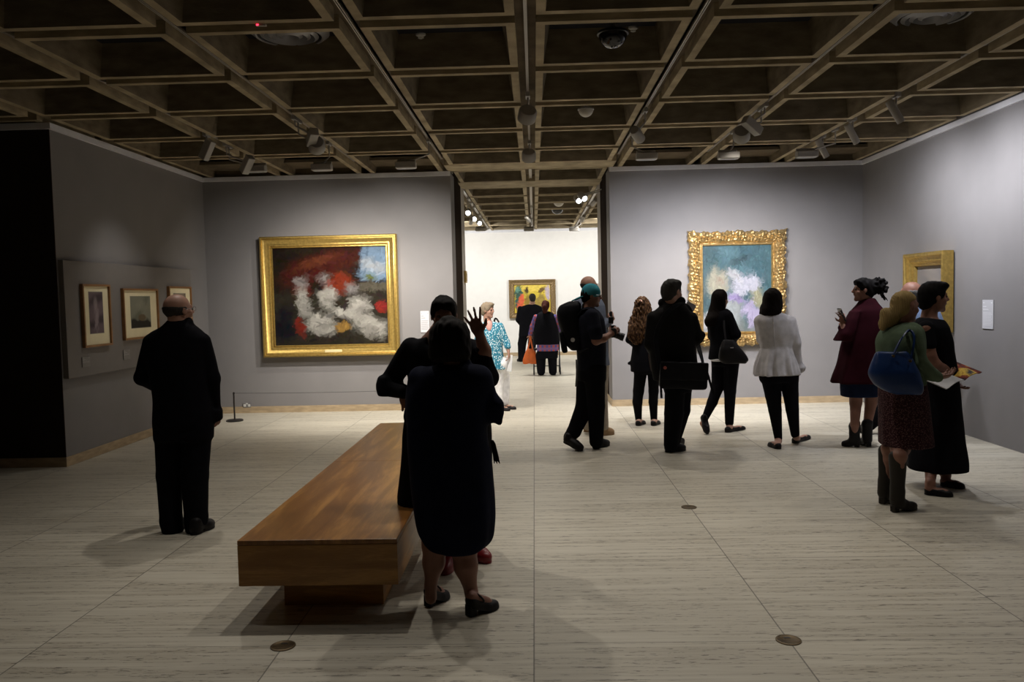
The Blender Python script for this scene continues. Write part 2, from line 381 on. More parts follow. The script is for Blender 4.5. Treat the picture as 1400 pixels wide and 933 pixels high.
        o = F.build(name, m, s.root, xf=xf)
        if label: o['label'] = label
        if heelh > .012:
            G = Field(.004); G.box((0, .030, heelh/2), (.024, .024, heelh/2+.008), None, .004)
            def xf2(V):
                out = h*[1, 1, 0]+V[:, :1]*sd+V[:, 1:2]*d; out[:, 2] = V[:, 2]+h[2]+.002; return out
            G.cut.append(lambda X, Y, Z: -Z); G.build('heel', m, o, xf=xf2)
        return o
    def trousers(s, legs, m, hip=None, disp=.004, name='trousers', k=.015, more=None, seed=1):
        F = s.field()
        for L in legs: F.limb(s.P(L), k)
        if hip: F.loft(s.rows(hip), .03)
        if more: more(F)
        return s.part(name, F, m, disp=wob(disp, 10, seed, (1, 1, .8)))
    def body(s, skin='fair', label=None): return s.part('body', s.B, SKIN[skin], label)
G = lambda p, x, y, dy=0: p.w(x, y, dy)
def ground(p, px, py):
    g = at(px, py, z=0); return g-p.o
def glasses(p, m=None):
    c, R, H = p.hc, p.hR, p.hH; g = lambda x, y, z: c+R@(np.array([x, y, z])*H); b = MB()
    for sx in (-1, 1):
        b.tube([g(.13*sx+.085*math.cos(t), .42, .03+.065*math.sin(t)) for t in np.linspace(0, 2*PI, 17)], .0016, 6)
        b.tube([g(.215*sx, .42, .05), g(.34*sx, .25, .05), g(.36*sx, -.02, .04)], .0016, 6)
    b.tube([g(-.045, .43, .04), g(.045, .43, .04)], .0016, 6)
    return b.build('glasses', GLASSM, p.root, True)
GLASSM = mat('spectacle_metal', (.5, .5, .5), .25, .5, 1)
BLKP = mat('black_plastic', (.012, .012, .013), .4, .4)
def body_torso(p, rows, inset=.015, k=.03):
    r = [(z, cx, cy, max(.03, rx-inset), max(.03, ry-inset)) for z, cx, cy, rx, ry in p.rows(rows)]; p.B.loft(r, k)
def strap(name, pts, m, parent, loc, w=.03, t=.005, up=(0, 1, 0)):
    """flat ribbon along pts"""
    b = MB(); pts = [np.array(q, float) for q in pts]; P = []
    for i in range(len(pts)-1):
        for u in np.linspace(0, 1, 7)[:-1 if i < len(pts)-2 else None]:
            a = pts[max(i-1, 0)]; c0 = pts[i]; c1 = pts[i+1]; d = pts[min(i+2, len(pts)-1)]
            P.append(.5*((2*c0)+(-a+c1)*u+(2*a-5*c0+4*c1-d)*u*u+(-a+3*c0-3*c1+d)*u**3))
    V = []; F = []
    for i, q in enumerate(P):
        tt = P[min(i+1, len(P)-1)]-P[max(i-1, 0)]; tt /= np.linalg.norm(tt)+1e-9; n = np.array(up, float); n -= tt*(n@tt); n /= np.linalg.norm(n)+1e-9; sdv = np.cross(tt, n)
        for a, c in ((-1, -1), (1, -1), (1, 1), (-1, 1)): V.append(q+sdv*a*w/2+n*c*t/2)
    for i in range(len(P)-1):
        for k in range(4): a = i*4+k; b2 = i*4+(k+1) % 4; F.append((a, b2, b2+4, a+4))
    F += [(3, 2, 1, 0), tuple(range(len(V)-4, len(V)))]
    b.add(V, F); return b.build(name, m, parent, False, loc)
# 1 ---- man in a dark suit, left
p = Person(250, 730, 5.62, 'bald grey-haired man in a black suit seen from behind, standing alone by the framed prints', .008)
g = p.head(245, 425, 0, 46, 38, 3, neck=(246, 447, 0))
JK = [(438, 231, 257, .07), (446, 222, 266, .09), (455, 206, 277, .105), (466, 199, 284, .12), (490, 201, 284, .135), (515, 206, 286, .14), (545, 210, 288, .145), (575, 210, 291, .145), (586, 211, 290, .14)]
body_torso(p, JK, .03)
la = [(207, 468, 0, 11), (194, 517, .02, 10.5), (222, 534, .22, 8)]; ra = [(277, 467, 0, 11), (291, 518, .02, 10.5), (294, 556, .08, 8)]
p.B.limb([(a, r*.7) for a, r in p.P(la)]); p.B.limb([(a, r*.7) for a, r in p.P(ra)])
p.hand(p.w(222, 534, .22), (.8, .5, 0), (0, .3, 1), .5); p.hand(p.w(294, 558, .08), (.1, .1, -1), (-1, .3, 0), .5)
for x in (233, 267): p.B.limb(p.P([(x, 570, 0, 13), (x-1, 650, 0, 8), (x, 712, 0, 6)]))
hl, tl, hr, tr = ground(p, 230, 731), ground(p, 250, 722), ground(p, 262, 733), ground(p, 292, 720)
p.foot(hl, tl); p.foot(hr, tr); p.body('fair')
F = p.field(); F.loft(p.rows(JK), .03); F.limb(p.P(la), .02); F.limb(p.P(ra), .02); F.loft(p.rows([(560, 283, 303, .06, .06), (572, 284, 303, .06, .06), (576, 290, 300, .05, .06)]), .03)
F.cone(p.w(236, 441), p.w(257, 441), .035, .035, .02)
p.part('jacket', F, CL['suit'], disp=wob(.004, 9, 2))
p.trousers([[(232, 580, 0, 21), (231, 650, .0, 16.5), (234, 712, 0, 15), (236, 722, 0, 15)], [(269, 580, 0, 21), (266, 650, 0, 18), (268, 708, 0, 15), (268, 721, 0, 14.5)]], CL['suit'], [(560, 211, 290, .13), (600, 213, 290, .13)])
p.shoe(hl, tl+[0, .06, 0], LEATHER); p.shoe(hr, tr, LEATHER); p.hair('salt', 'bald', disp=.002); glasses(p)
# 2 ---- woman in the navy dress, foreground
p = Person(625, 838, 4.12, 'stout woman with dark bob and navy dress in heeled shoes, back turned, beside the bench', .007)
g = p.head(616, 464, 0, 58, 8, -3, neck=(620, 503, 0), fem=1, eyes=False)
DR = [(497, 604, 640, .08), (504, 578, 662, .11), (515, 566, 672, .13), (535, 559, 672, .15), (560, 557, 667, .165), (600, 558, 668, .18), (630, 560, 673, .19), (665, 562, 675, .19), (700, 566, 676, .185), (722, 570, 675, .17), (738, 578, 672, .155), (748, 588, 663, .14), (754, 604, 652, .11)]
body_torso(p, DR[:10], .03)
ra = [(655, 516, 0, 17), (672, 562, .03, 16), (652, 574, .22, 11)]; la = [(576, 518, 0, 17), (568, 570, .05, 14), (590, 580, .24, 11)]
for a_ in (la, ra): p.B.limb([(a, r*.55) for a, r in p.P(a_)])
p.hand(p.w(652, 572, .22), (-.6, .7, .2), (0, 0, 1), .5); p.hand(p.w(590, 578, .24), (.6, .7, .2), (0, 0, 1), .5)
hl, tl, hr, tr = ground(p, 583, 832), ground(p, 612, 815), ground(p, 638, 845), ground(p, 681, 829)
hl[2] = hr[2] = .0
p.B.limb(p.P([(594, 690, 0, 24), (594, 745, 0, 17), (593, 770, 0, 15), (589, 800, 0, 8), (589, 818, .0, 8.5)]))
p.B.limb(p.P([(636, 690, 0, 24), (634, 750, 0, 18), (637, 775, -.02, 16), (644, 808, -.02, 8.5), (645, 822, -.03, 9)]))
for h_, t_ in ((hl, tl), (hr, tr)):
    d = t_-h_; p.B.cone(h_+d*.15+[0, 0, .10], h_+d*.6+[0, 0, .045], .028, .027); p.B.cone(h_+d*.55+[0, 0, .045], h_+d*.85+[0, 0, .02], .027, .018)
p.body('mid')
F = p.field(); F.loft(p.rows(DR), .03, folds=(.022, 7, 1.0, 1.2), rnd=.02); F.limb(p.P(ra), .03); F.limb(p.P(la), .03)
F.cone(p.w(676, 556, .0), p.w(683, 578, .0), .055, .02, .03); F.cone(p.w(610, 498), p.w(634, 498), .04, .04, .02)
p.part('dress', F, CL['navy'], disp=wob(.004, 7, 5))
for h_, t_ in ((hl, tl), (hr, tr)):
    o = p.shoe(h_, t_, LEATHER, 'pump', heelh=.055, w=1.0)
    b = MB(); d = (t_-h_); d[2] = 0; d /= np.linalg.norm(d); sd = np.array([d[1], -d[0], 0]); c = h_+d*.085+[0, 0, .078]
    b.tube([c+sd*.034*math.cos(t)+np.array([0, 0, 1])*.030*math.sin(t)-d*.02*math.sin(t) for t in np.linspace(-.3, PI+.3, 15)], .005, 8); b.build('ankle_strap', LEATHER, o, True)
def bob(F, g, H, R):
    F.loft(p.rows([(436, 606, 626, .03), (441, 597, 634, .08), (452, 590, 641, .105), (468, 587, 645, .12), (482, 587, 645, .12, 0.0), (490, 588, 642, .10, -.01), (494, 592, 638, .08, -.01)], .0), .03)
    F.ell(g(0, .55, -.2), np.array([.27, .42, .5])*H, R, .02, op=1)
p.hair('dark', 'bob', extra=bob, disp=.004)
F = Field(.004)
for i in range(7): F.cone(p.w(673+i*.4, 604+i*.8, .02), p.w(676+i*1.2, 634-(i % 3)*3, .02+.01*(i % 2)), .009, .0035, .004)
p.part('scarf_fringe', F, CL['black'])
# 3 ---- person in black facing us, behind her
p = Person(628, 778, 4.72, 'dark-haired person in black clothes and red shoes, facing us with one hand raised', .007)
g = p.head(607, 432, 0, 51, 176, -6, neck=(600, 464, .0))
TP = [(460, 580, 626, .07), (468, 560, 650, .09), (480, 552, 662, .11), (500, 556, 660, .13), (530, 560, 662, .14), (560, 556, 668, .15), (600, 550, 672, .16), (640, 547, 672, .16), (680, 544, 668, .16), (690, 545, 664, .155)]
body_torso(p, TP, .035)
la = [(563, 476, 0, 15), (529, 527, .04, 13), (552, 536, -.07, 10)]; ra = [(648, 480, 0, 14), (668, 516, -.02, 14), (660, 478, -.08, 9)]
p.B.limb([(a, r*.6) for a, r in p.P(la)]); p.B.limb(p.P([(648, 480, 0, 10), (668, 516, -.02, 9), (662, 480, -.08, 9), (655, 455, -.10, 6.2)]))
p.hand(p.w(552, 538, -.07), (.25, .3, -.9), (-.3, .9, 0), .55, thumb=1); p.hand(p.w(655, 457, -.10), (-.30, 0, 1), (0, -1, .1), .16, fan=.22, thumb=1, size=.95)
p.B.cone(p.w(583, 468), p.w(598, 455), .04, .045, .03)
hl, tl, hr, tr = ground(p, 616, 768), ground(p, 615, 790), ground(p, 645, 762), ground(p, 662, 767)
tl = hl+np.array([-.01, -.27, 0]); hr = ground(p, 640, 758); tr = hr+np.array([.15, -.20, 0])
p.B.limb([(p.w(590, 640), .09), (hl+[0, .05, .45], .05), (hl+[0, -.05, .08], .038)]); p.B.limb([(p.w(640, 640), .09), (hr+[0, .02, .45], .05), (hr+[.02, -.04, .08], .038)])
p.foot(hl, tl); p.foot(hr, tr); p.body('mid')
F = p.field(); F.loft(p.rows(TP), .03, folds=(.03, 7, .95, .3)); F.limb(p.P(la), .02); F.limb(p.P(ra), .02)
F.loft(p.rows([(478, 656, 668, .05, -.06), (495, 656, 672, .06, -.05), (520, 660, 677, .07, -.03), (526, 668, 679, .05, -.02)]), .02)
F.loft(p.rows([(514, 517, 545, .06, .03), (530, 515, 552, .07, .02), (541, 517, 550, .06, .0)]), .02)
F.ell(p.w(590, 466, -.10), (.045, .07, .045), None, .02, op=1)
p.part('tunic', F, CL['black'], disp=wob(.004, 9, 8))
F = p.field(); F.limb([(p.w(590, 640), .11), (hl+[0, .04, .45], .085), (hl+[0, -.05, .09], .08)]); F.limb([(p.w(640, 640), .11), (hr+[0, .02, .45], .085), (hr+[.02, -.04, .10], .08)])
p.part('trousers', F, CL['black'], disp=wob(.004, 9, 9))
p.shoe(hl, tl, LEATHER_RED, label='red leather shoe'); p.shoe(hr, tr, LEATHER_RED, label='red leather shoe')
def shorthair(F, g, H, R): F.ell(g(0, .20, .34), np.array([.30, .20, .14])*H, R, .03)
p.hair('black', 'short', 1.03, extra=shorthair, disp=.003)
b = MB(); b.tube([p.w(587, 455, -.03), p.w(589, 470, -.09), p.w(600, 484, -.12), p.w(612, 470, -.10), p.w(616, 456, -.03)], .004, 8); b.build('necklace_cord', BLKP, p.root, True)
# 4 ---- woman in the teal tunic
p = Person(683, 560, 11.55, 'grey-haired woman in a turquoise patterned tunic and white trousers, standing in the doorway', .010)
g = p.head(667, 425, 0, 21, 118, 0, neck=(667, 443, .02), fem=1)
TN = [(440, 660, 677, .07), (445, 655, 684, .09), (455, 657, 687, .11), (470, 661, 687, .12), (485, 663, 688, .13), (505, 672, 692, .13)]
body_torso(p, TN, .03)
ra = [(683, 447, 0, 6.2), (692, 468, -.02, 5), (694, 474, -.05, 4.5)]; la = [(657, 449, 0, 6), (652, 470, .02, 5), (651, 486, .02, 4.5)]
p.B.limb([(a, r*.7) for a, r in p.P(ra)]+[(p.w(695, 480, -.06), .026)]); p.B.limb([(a, r*.7) for a, r in p.P(la)]+[(p.w(654, 495, -.04), .026)])
p.hand(p.w(695, 480, -.06), (.1, -.2, -1), (-1, 0, 0), .6); p.hand(p.w(654, 495, -.04), (.1, -.2, -1), (1, 0, 0), .5)
hl, hr = np.array(p.w(679, 560))*[1, 1, 0], np.array(p.w(687, 560))*[1, 1, 0]+[0, .12, 0]; tl, tr = hl+[.20, -.12, 0], hr+[.2, -.1, 0]
p.B.limb([(p.w(680, 500), .09), (hl+[.03, 0, .45], .05), (hl+[.03, 0, .08], .036)]); p.B.limb([(p.w(684, 500), .09), (hr+[.03, 0, .45], .05), (hr+[.03, 0, .08], .036)]); p.foot(hl, tl); p.foot(hr, tr)
p.body('fair')
F = p.field(.8); F.loft(p.rows(TN), .03, folds=(.03, 6, 1.1, 0)); F.limb(p.P(ra), .02); F.limb(p.P(la), .02); F.cone(p.w(670, 458, -.13), p.w(668, 443, -.09), .012, .060, .012, op=1)
p.part('tunic', F, TUNIC, disp=wob(.004, 10, 1))
F = p.field(.8); F.ell(p.w(669, 447, -.045), (.055, .05, .09)); p.part('undershirt', F, CL['pink'])
F = p.field(); F.limb([(p.w(680, 498), .115), (hl+[.03, 0, .45], .08), (hl+[.03, 0, .10], .07)]); F.limb([(p.w(684, 498), .115), (hr+[.03, 0, .45], .08), (hr+[.03, 0, .10], .07)]); p.part('trousers', F, CL['brightwhite'], disp=wob(.004, 9, 4))
p.shoe(hl, tl, LEATHER, 'pump'); p.shoe(hr, tr, LEATHER, 'pump')
def crop_(F, g, H, R): F.ell(g(0, .22, .40), np.array([.28, .2, .12])*H, R, .03)
p.hair('sand', 'short', 1.06, disp=.004, extra=crop_)
b_ = empty('shoulder_bag', p.o+p.w(676, 480, .17), 'dark shoulder bag worn by the woman in the turquoise tunic', 'bag'); off = p.w(676, 480, .17)
F = Field(.008); F.box((0, 0, 0), (.11, .04, .09), None, .03); F.build('bag_body', LEATHER, b_)
strap('strap', [p.w(684, 474, .14)-off, p.w(687, 462, .05)-off, p.w(682, 441, -.0)-off, p.w(676, 438, .09)-off, p.w(676, 472, .16)-off], LEATHER, b_, (0, 0, 0), .025)
l_ = p.o+p.w(696, 497, -.07); b = MB(); b.box((0, 0, 0), (.006, .15, .24), bev=.002); b.box((.005, .0, 0), (.003, .14, .22), mi=1)
o = b.build('leaflet', [mat('leaflet_paper', (.75, .75, .75), .5), mat('leaflet_print', (.25, .3, .4), .4)], None, False, l_); o.rotation_euler = (0, .12, .6); tag(o, 'folded leaflet held low by the woman in the turquoise tunic', 'leaflet')
# 5 ---- man in dark coat, far room
p = Person(720, 496, 20.1, 'man in a black suit jacket facing the yellow painting in the far room', .011)
p.head(728, 408.5, 0, 13.2, -5, 0, neck=(727, 418, 0), eyes=False)
JK = [(416, 722, 733, .07), (419, 713, 738, .10), (425, 709, 740, .12), (440, 710, 739, .13), (460, 709, 737, .14)]
body_torso(p, JK, .03); la = [(711, 422, 0, 3.6), (708, 438, .0, 3.1), (715, 447, .16, 2.6)]; ra = [(738, 422, 0, 3.6), (741, 438, 0, 3.1), (737, 449, .14, 2.6)]
for a_ in (la, ra): p.B.limb([(a, r*.7) for a, r in p.P(a_)])
p.hand(p.w(715, 447, .16), (.8, .5, 0), (0, 0, 1), .5); p.hand(p.w(737, 449, .14), (-.6, .5, -.3), (0, 0, 1), .5)
z0 = [1, 1, 0]; hl = p.w(713, 495)*z0; hr = p.w(728, 495)*z0+[0, .1, 0]; tl = hl+[-.10, .24, 0]; tr = hr+[.08, .25, 0]
p.B.limb([(p.w(717, 455), .09), (hl+[.02, .05, .45], .055), (hl+[.0, .05, .08], .038)]); p.B.limb([(p.w(729, 455), .09), (hr+[.0, .05, .45], .055), (hr+[.0, .05, .08], .038)]); p.foot(hl, tl); p.foot(hr, tr); p.body('fair')
F = p.field(); F.loft(p.rows(JK), .03); F.limb(p.P(la)); F.limb(p.P(ra)); p.part('jacket', F, CL['black'], disp=wob(.005, 8, 1))
F = p.field(); F.limb([(p.w(717, 455), .12), (hl+[.02, .05, .45], .10), (hl+[.0, .05, .08], .085)]); F.limb([(p.w(729, 455), .12), (hr+[.0, .05, .45], .10), (hr+[.0, .05, .08], .085)]); p.part('trousers', F, CL['black'], disp=wob(.005, 8, 2))
p.shoe(hl, tl, LEATHER); p.shoe(hr, tr, LEATHER); p.hair('salt', 'short', disp=.003)
# 6 ---- woman with vest and walker, far room
p = Person(747, 517, 16.5, 'auburn-haired woman in black vest over plaid shirt, pushing a walker in far room', .010)
p.head(746, 419, 0, 15, 5, 0, neck=(746, 429, 0), fem=1, eyes=False)
VS = [(426, 740, 752, .07), (430, 734, 757, .11), (440, 731, 761, .15), (455, 730, 764, .17), (466, 731, 765, .17), (471, 732, 765, .17)]
SH = [(430, 737, 755, .08), (450, 733, 762, .13), (470, 734, 764, .15), (480, 734, 764, .155)]
body_torso(p, SH, .04); la = [(733, 434, 0, 4), (728, 447, .02, 3.6), (725, 457, .14, 3)]; ra = [(759, 434, 0, 4), (765, 447, .02, 3.4), (766, 457, .14, 3)]
for a_ in (la, ra): p.B.limb([(a, r*.7) for a, r in p.P(a_)])
p.hand(p.w(725, 459, .15), (0, .9, -.3), (0, -.2, -1), .8); p.hand(p.w(766, 459, .15), (0, .9, -.3), (0, -.2, -1), .8)
hl = p.w(740, 514)*z0; hr = p.w(756, 516)*z0; tl = hl+[-.02, .25, 0]; tr = hr+[.03, .25, 0]
p.B.limb([(p.w(742, 478), .10), (hl+[0, .05, .4], .07), (hl+[0, .04, .08], .045)]); p.B.limb([(p.w(755, 478), .10), (hr+[0, .05, .4], .07), (hr+[0, .04, .08], .045)]); p.foot(hl, tl); p.foot(hr, tr); p.body('fair')
F = p.field(); F.loft(p.rows(SH), .03); F.limb(p.P(la)); F.limb(p.P(ra)); p.part('shirt', F, PLAID, 'plaid shirt tails and sleeves')
F = p.field(); F.loft(p.rows(VS), .03); p.part('vest', F, CL['black'], 'sleeveless black vest', disp=wob(.004, 8, 2))
F = p.field(); F.loft(p.rows([(474, 735, 763, .14), (490, 735, 763, .13)])); F.limb([(p.w(742.5, 480), .115), (hl+[0, .05, .4], .10), (hl+[0, .04, .08], .085)]); F.limb([(p.w(755.5, 480), .115), (hr+[0, .05, .4], .10), (hr+[0, .04, .08], .085)]); p.part('trousers', F, CL['black'], disp=wob(.005, 8, 2))
p.shoe(hl, tl, LEATHER); p.shoe(hr, tr, LEATHER)
def bun(F, g, H, R): F.ell(g(-.05, -.48, -.05), np.array([.24, .2, .26])*H, R, .02); F.ell(g(-.05, -.35, -.4), np.array([.22, .16, .3])*H, R, .02)
p.hair('auburn', 'short', 1.05, disp=.004, extra=bun)
# walker
rr = p.o+[.02, .45, 0]; wk = empty('rollator', rr, 'four-wheeled walker pushed by the woman in the plaid shirt', 'walker'); MET = mat('painted_metal_dark', (.03, .03, .035), .35, .5, .5)
b = MB()
for sx in (-.27, .27):
    b.tube([(sx, -.28, .88), (sx, -.16, .90), (sx, -.02, .52), (sx, .22, .12)], .013, 10); b.tube([(sx, -.02, .52), (sx, -.24, .12)], .012, 10)
b.tube([(-.27, -.02, .52), (.27, -.02, .52)], .012, 10); b.tube([(-.27, .22, .14), (.27, .22, .14)], .010, 10); b.build('frame', MET, wk, True)
b = MB(); b.bb(-.25, .25, -.14, .12, .50, .54, 0, .01); b.build('seat', MET, wk)
for sx in (-.27, .27):
    for y in (-.26, .24):
        b = MB(); R = [[0, 0, 1], [1, 0, 0], [0, 1, 0]]; b.lathe((sx, y, .085), [(.02, -.014), (.07, -.014), (.085, -.010), (.085, .010), (.07, .014), (.02, .014), (.02, -.014)], 24, 0, R); b.build('wheel', SOLE, wk, True)
    b = MB(); b.tube([(sx, -.38, .885), (sx, -.25, .89)], .018, 10); b.build('handle', SOLE, wk, True)
# orange tote on the walker's seat/handle
ORG = mat('orange_fabric', (.62, .13, .025), .6, .3, noise=.15, nscale=10, bump=.2, bscale=20)
F = Field(.009); c = p.w(725, 487, .10); tb = empty('tote_bag', p.o+c, 'bright orange tote bag hanging from the walker handle', 'bag')
F.loft([(-.16, 0, 0, .155, .06), (-.10, 0, 0, .155, .07), (0, .0, 0, .13, .07), (.10, .0, 0, .085, .06), (.15, 0, 0, .05, .05)], folds=(.04, 6, .1, 1)); F.build('bag_body', ORG, tb, disp=wob(.008, 12, 3))
hd = p.w(725, 461, .14)-c
for y in (-.03, .03): strap('strap', [(-.06, y, .10), (-.02+hd[0], y*.5, .28), (hd[0], y*.3, hd[2]+.02), (hd[0]+.02, y*.5, .28), (.06, y, .10)], ORG, tb, (0, 0, 0), .03)
def stand(p, hl, tl, hr, tr, kL, kR, thigh=.070, ank=.034, hipz=None):
    """legs of the body from pelvis pixel points kL/kR=(hip local, knee local)"""
    for h, t, (hip, knee) in ((hl, tl, kL), (hr, tr, kR)):
        d = t-h; p.B.limb([(hip, thigh), (knee, thigh*.62), (h+d*.2+[0, 0, .09], ank)]); p.foot(h, t)
# 7 ---- bald man behind the photographer
p = Person(815, 595, 9.35, 'bald man with glasses in grey-blue shirt, half hidden behind the man in turquoise cap', .009)
p.head(806, 391, 0, 26.5, 82, 2, neck=(804, 408, 0))
TS = [(404, 797, 812, .08), (410, 786, 822, .14), (420, 783, 827, .18), (440, 784, 829, .20), (470, 787, 831, .19), (500, 789, 834, .19)]
body_torso(p, TS, .03); la = [(800, 416, .17, 7), (812, 440, .22, 6), (830, 443, .05, 5)]; ra = [(806, 416, -.10, 7), (822, 445, -.14, 6), (833, 440, -.04, 5)]
for a_ in (la, ra): p.B.limb([(a, r*.65) for a, r in p.P(a_)])
p.hand(p.w(833, 440, -.04), (.5, .2, .8), (-.5, .3, 0), .6, .95); p.hand(p.w(832, 443, .05), (.5, -.3, .7), (-.5, -.3, 0), .6, .95)
hl, tl, hr, tr = ground(p, 798, 591), ground(p, 815, 589), ground(p, 820, 596), ground(p, 840, 594)
stand(p, hl, tl, hr, tr, (p.w(803, 500, .08), p.w(803, 545, .08)), (p.w(818, 500, -.05), p.w(820, 545, -.05))); p.body('fair')
F = p.field(); F.loft(p.rows(TS), .03); F.limb(p.P(la)); F.limb(p.P(ra)); p.part('shirt', F, CL['greyblue'], disp=wob(.005, 9, 2))
p.trousers([[(803, 500, .08, 11), (802, 545, .08, 9), (804, 582, .1, 7.5)], [(820, 500, -.05, 12), (821, 545, -.05, 9), (824, 583, -.04, 7.5)]], CL['beige'], [(495, 791, 832, .15), (515, 792, 831, .14)])
p.shoe(hl, tl, SUEDE); p.shoe(hr, tr, SUEDE, label='tan suede shoe'); p.hair('salt', 'bald', disp=.002); glasses(p)
o_ = p.o+p.w(835, 433, -.02); b = MB(); b.box((0, 0, 0), (.03, .08, .12), bev=.008); b.box((-.016, 0, .0), (.004, .07, .10), mi=1)
tag(b.build('phone', [BLKP, mat('phone_screen', (.02, .02, .025), .1, .6)], None, False, o_), 'black device held up by the bald man in the grey-blue shirt', 'phone')
# 8 ---- man in turquoise cap with backpack
p = Person(805, 614, 8.5, 'man in backwards turquoise cap and black clothes striding right with a backpack', .008)
g = p.head(809, 405, 0, 30, 92, -4, neck=(803, 426, 0))
TS = [(420, 798, 810, .07), (427, 788, 820, .14), (438, 785, 826, .19), (455, 786, 828, .20), (480, 788, 829, .18), (500, 789, 829, .17), (506, 789, 829, .16)]
body_torso(p, TS, .03)
ra = [(809, 432, -.15, 9.5), (813, 451, -.19, 9), (815, 458, -.20, 8.6)]; la = [(809, 432, .15, 9.5), (815, 455, .20, 8.5)]
p.B.limb(p.P([(809, 432, -.15, 7), (815, 466, -.20, 5.8), (825, 463, -.16, 5.2), (835, 457, -.08, 3.6)])); p.B.limb(p.P([(809, 432, .15, 7), (816, 466, .20, 6), (826, 462, .12, 5), (835, 458, .02, 3.6)]))
p.hand(p.w(834, 457, -.09), (.75, .35, .45), (-.2, .9, -.2), .75, 1, thumb=1); p.hand(p.w(833, 460, .05), (.8, -.3, .3), (0, .2, 1), .8, 1, thumb=-1)
hl, tl, hr, tr = p.w(769, 603)*1, ground(p, 797, 618), ground(p, 811, 614), ground(p, 833, 609)
tl = tl+[0, 0, .012]
p.B.limb([(p.w(805, 505, .07), .09), (p.w(800, 560, .05), .06), (p.w(779, 596, -.02), .040)]); p.B.cone(p.w(775, 601, -.02), p.w(790, 611, -.02), .033, .03)
p.B.limb([(p.w(812, 505, -.07), .09), (p.w(815, 560, -.05), .06), (hr+[.06, 0, .09], .040)]); p.foot(hr, tr); p.body('mid')
F = p.field(); F.loft(p.rows(TS), .03); F.limb(p.P(ra), .015); F.limb(p.P(la), .015); p.part('t_shirt', F, CL['tee'], disp=wob(.004, 9, 2))
p.trousers([[(803, 505, .06, 15), (800, 556, .05, 13), (785, 590, -.01, 9.5), (779, 598, -.02, 8.5)], [(812, 505, -.06, 15), (815, 555, -.05, 11.5), (815, 604, -.03, 9)]], CL['black'], [(500, 789, 829, .15), (520, 790, 828, .14)])
F = Field(.007)
p.shoe(hl, ground(p, 797, 618), LEATHER, tilt=math.atan2(hl[2], .28)); p.shoe(hr, tr, LEATHER)
F = Field(.005); c, R, H = p.hc, p.hR, p.hH
F.ell(g(0, -.05, .16), np.array([.37, .44, .42])*H, R, .02); F.box(g(0, -.1, -.55), np.array([.7, .9, .55])*H, rotm(92, -16), .01, op=1, k=.01)
F.ell(g(0, -.55, -.10), np.array([.27, .42, .045])*H, rotm(92, 22), .02)
p.part('cap', F, CL['teal'], 'turquoise cap worn backwards'); p.hair('dark', 'short', .98, disp=.002); glasses(p)
# backpack
c = p.w(781, 462, 0); bp = empty('backpack', p.o+c, 'large black backpack on the man in the turquoise cap', 'bag'); BPM = cloth('nylon_backpack', (.010, .010, .012), .55)
F = Field(.009); m_ = p.m; q = lambda x, y, dy=0: p.w(x, y, dy)-c
F.loft([(q(0, 430)[2], q(785, 430)[0], 0, .055, .10), (q(0, 436)[2], q(780, 436)[0], 0, .115, .14), (q(0, 446)[2], q(778, 446)[0], 0, .125, .16), (q(0, 470)[2], q(782, 470)[0], 0, .115, .165), (q(0, 488)[2], q(785, 488)[0], 0, .085, .15), (q(0, 495)[2], q(787, 495)[0], 0, .05, .12)], n=2.8)
F.build('bag_body', BPM, bp, disp=wob(.005, 10, 2))
F = Field(.008); F.box(q(770, 468, 0), (.03, .12, .11), rotm(0, 0, -8), .02); F.build('front_pocket', BPM, bp)
b = MB(); b.lathe(q(783, 465, -.168), [(0, 0), (.022, 0), (.022, -.006), (0, -.006)], 20, 0, [[1, 0, 0], [0, 0, 1], [0, 1, 0]]); b.build('reflective_badge', mat('badge_grey', (.6, .6, .62), .3, .5), bp)
for dy in (-.12, .12): strap('shoulder_strap', [q(785, 437, dy), q(797, 424, dy), q(812, 428, dy), q(818, 450, dy*1.2), q(806, 476, dy*1.4), q(790, 482, dy*1.1)], BPM, bp, (0, 0, 0), .055, .012, (1, 0, 1))
strap('dangling_strap', [q(788, 492, -.10), q(788.5, 510, -.12), q(787.5, 529, -.12)], mat('webbing_grey', (.12, .12, .13), .7), bp, (0, 0, 0), .018, .004, (0, 1, 0))
# camera
cc = p.w(838, 455, -.02); cm = empty('camera', p.o+cc, 'black camera held by the man in the turquoise cap', 'camera')
b = MB(); b.box((0, 0, .0), (.06, .14, .10), bev=.012); b.box((.0, .0, .062), (.05, .05, .03), bev=.008); b.build('camera_body', BLKP, cm)
Rx = rotm(100, -20); b = MB(); R3 = np.stack([Rx[:, 0], Rx[:, 2], Rx[:, 1]], 1); b.lathe((.02, 0, -.02), [(0, 0), (.036, 0), (.036, .06), (.040, .062), (.040, .10), (.032, .10), (.03, .09), (0, .088)], 28, 0, R3); b.build('lens', BLKP, cm, True)
b = MB(); b.box((-.02, 0, .13), (.05, .06, .07), bev=.012); b.build('flash', BLKP, cm)
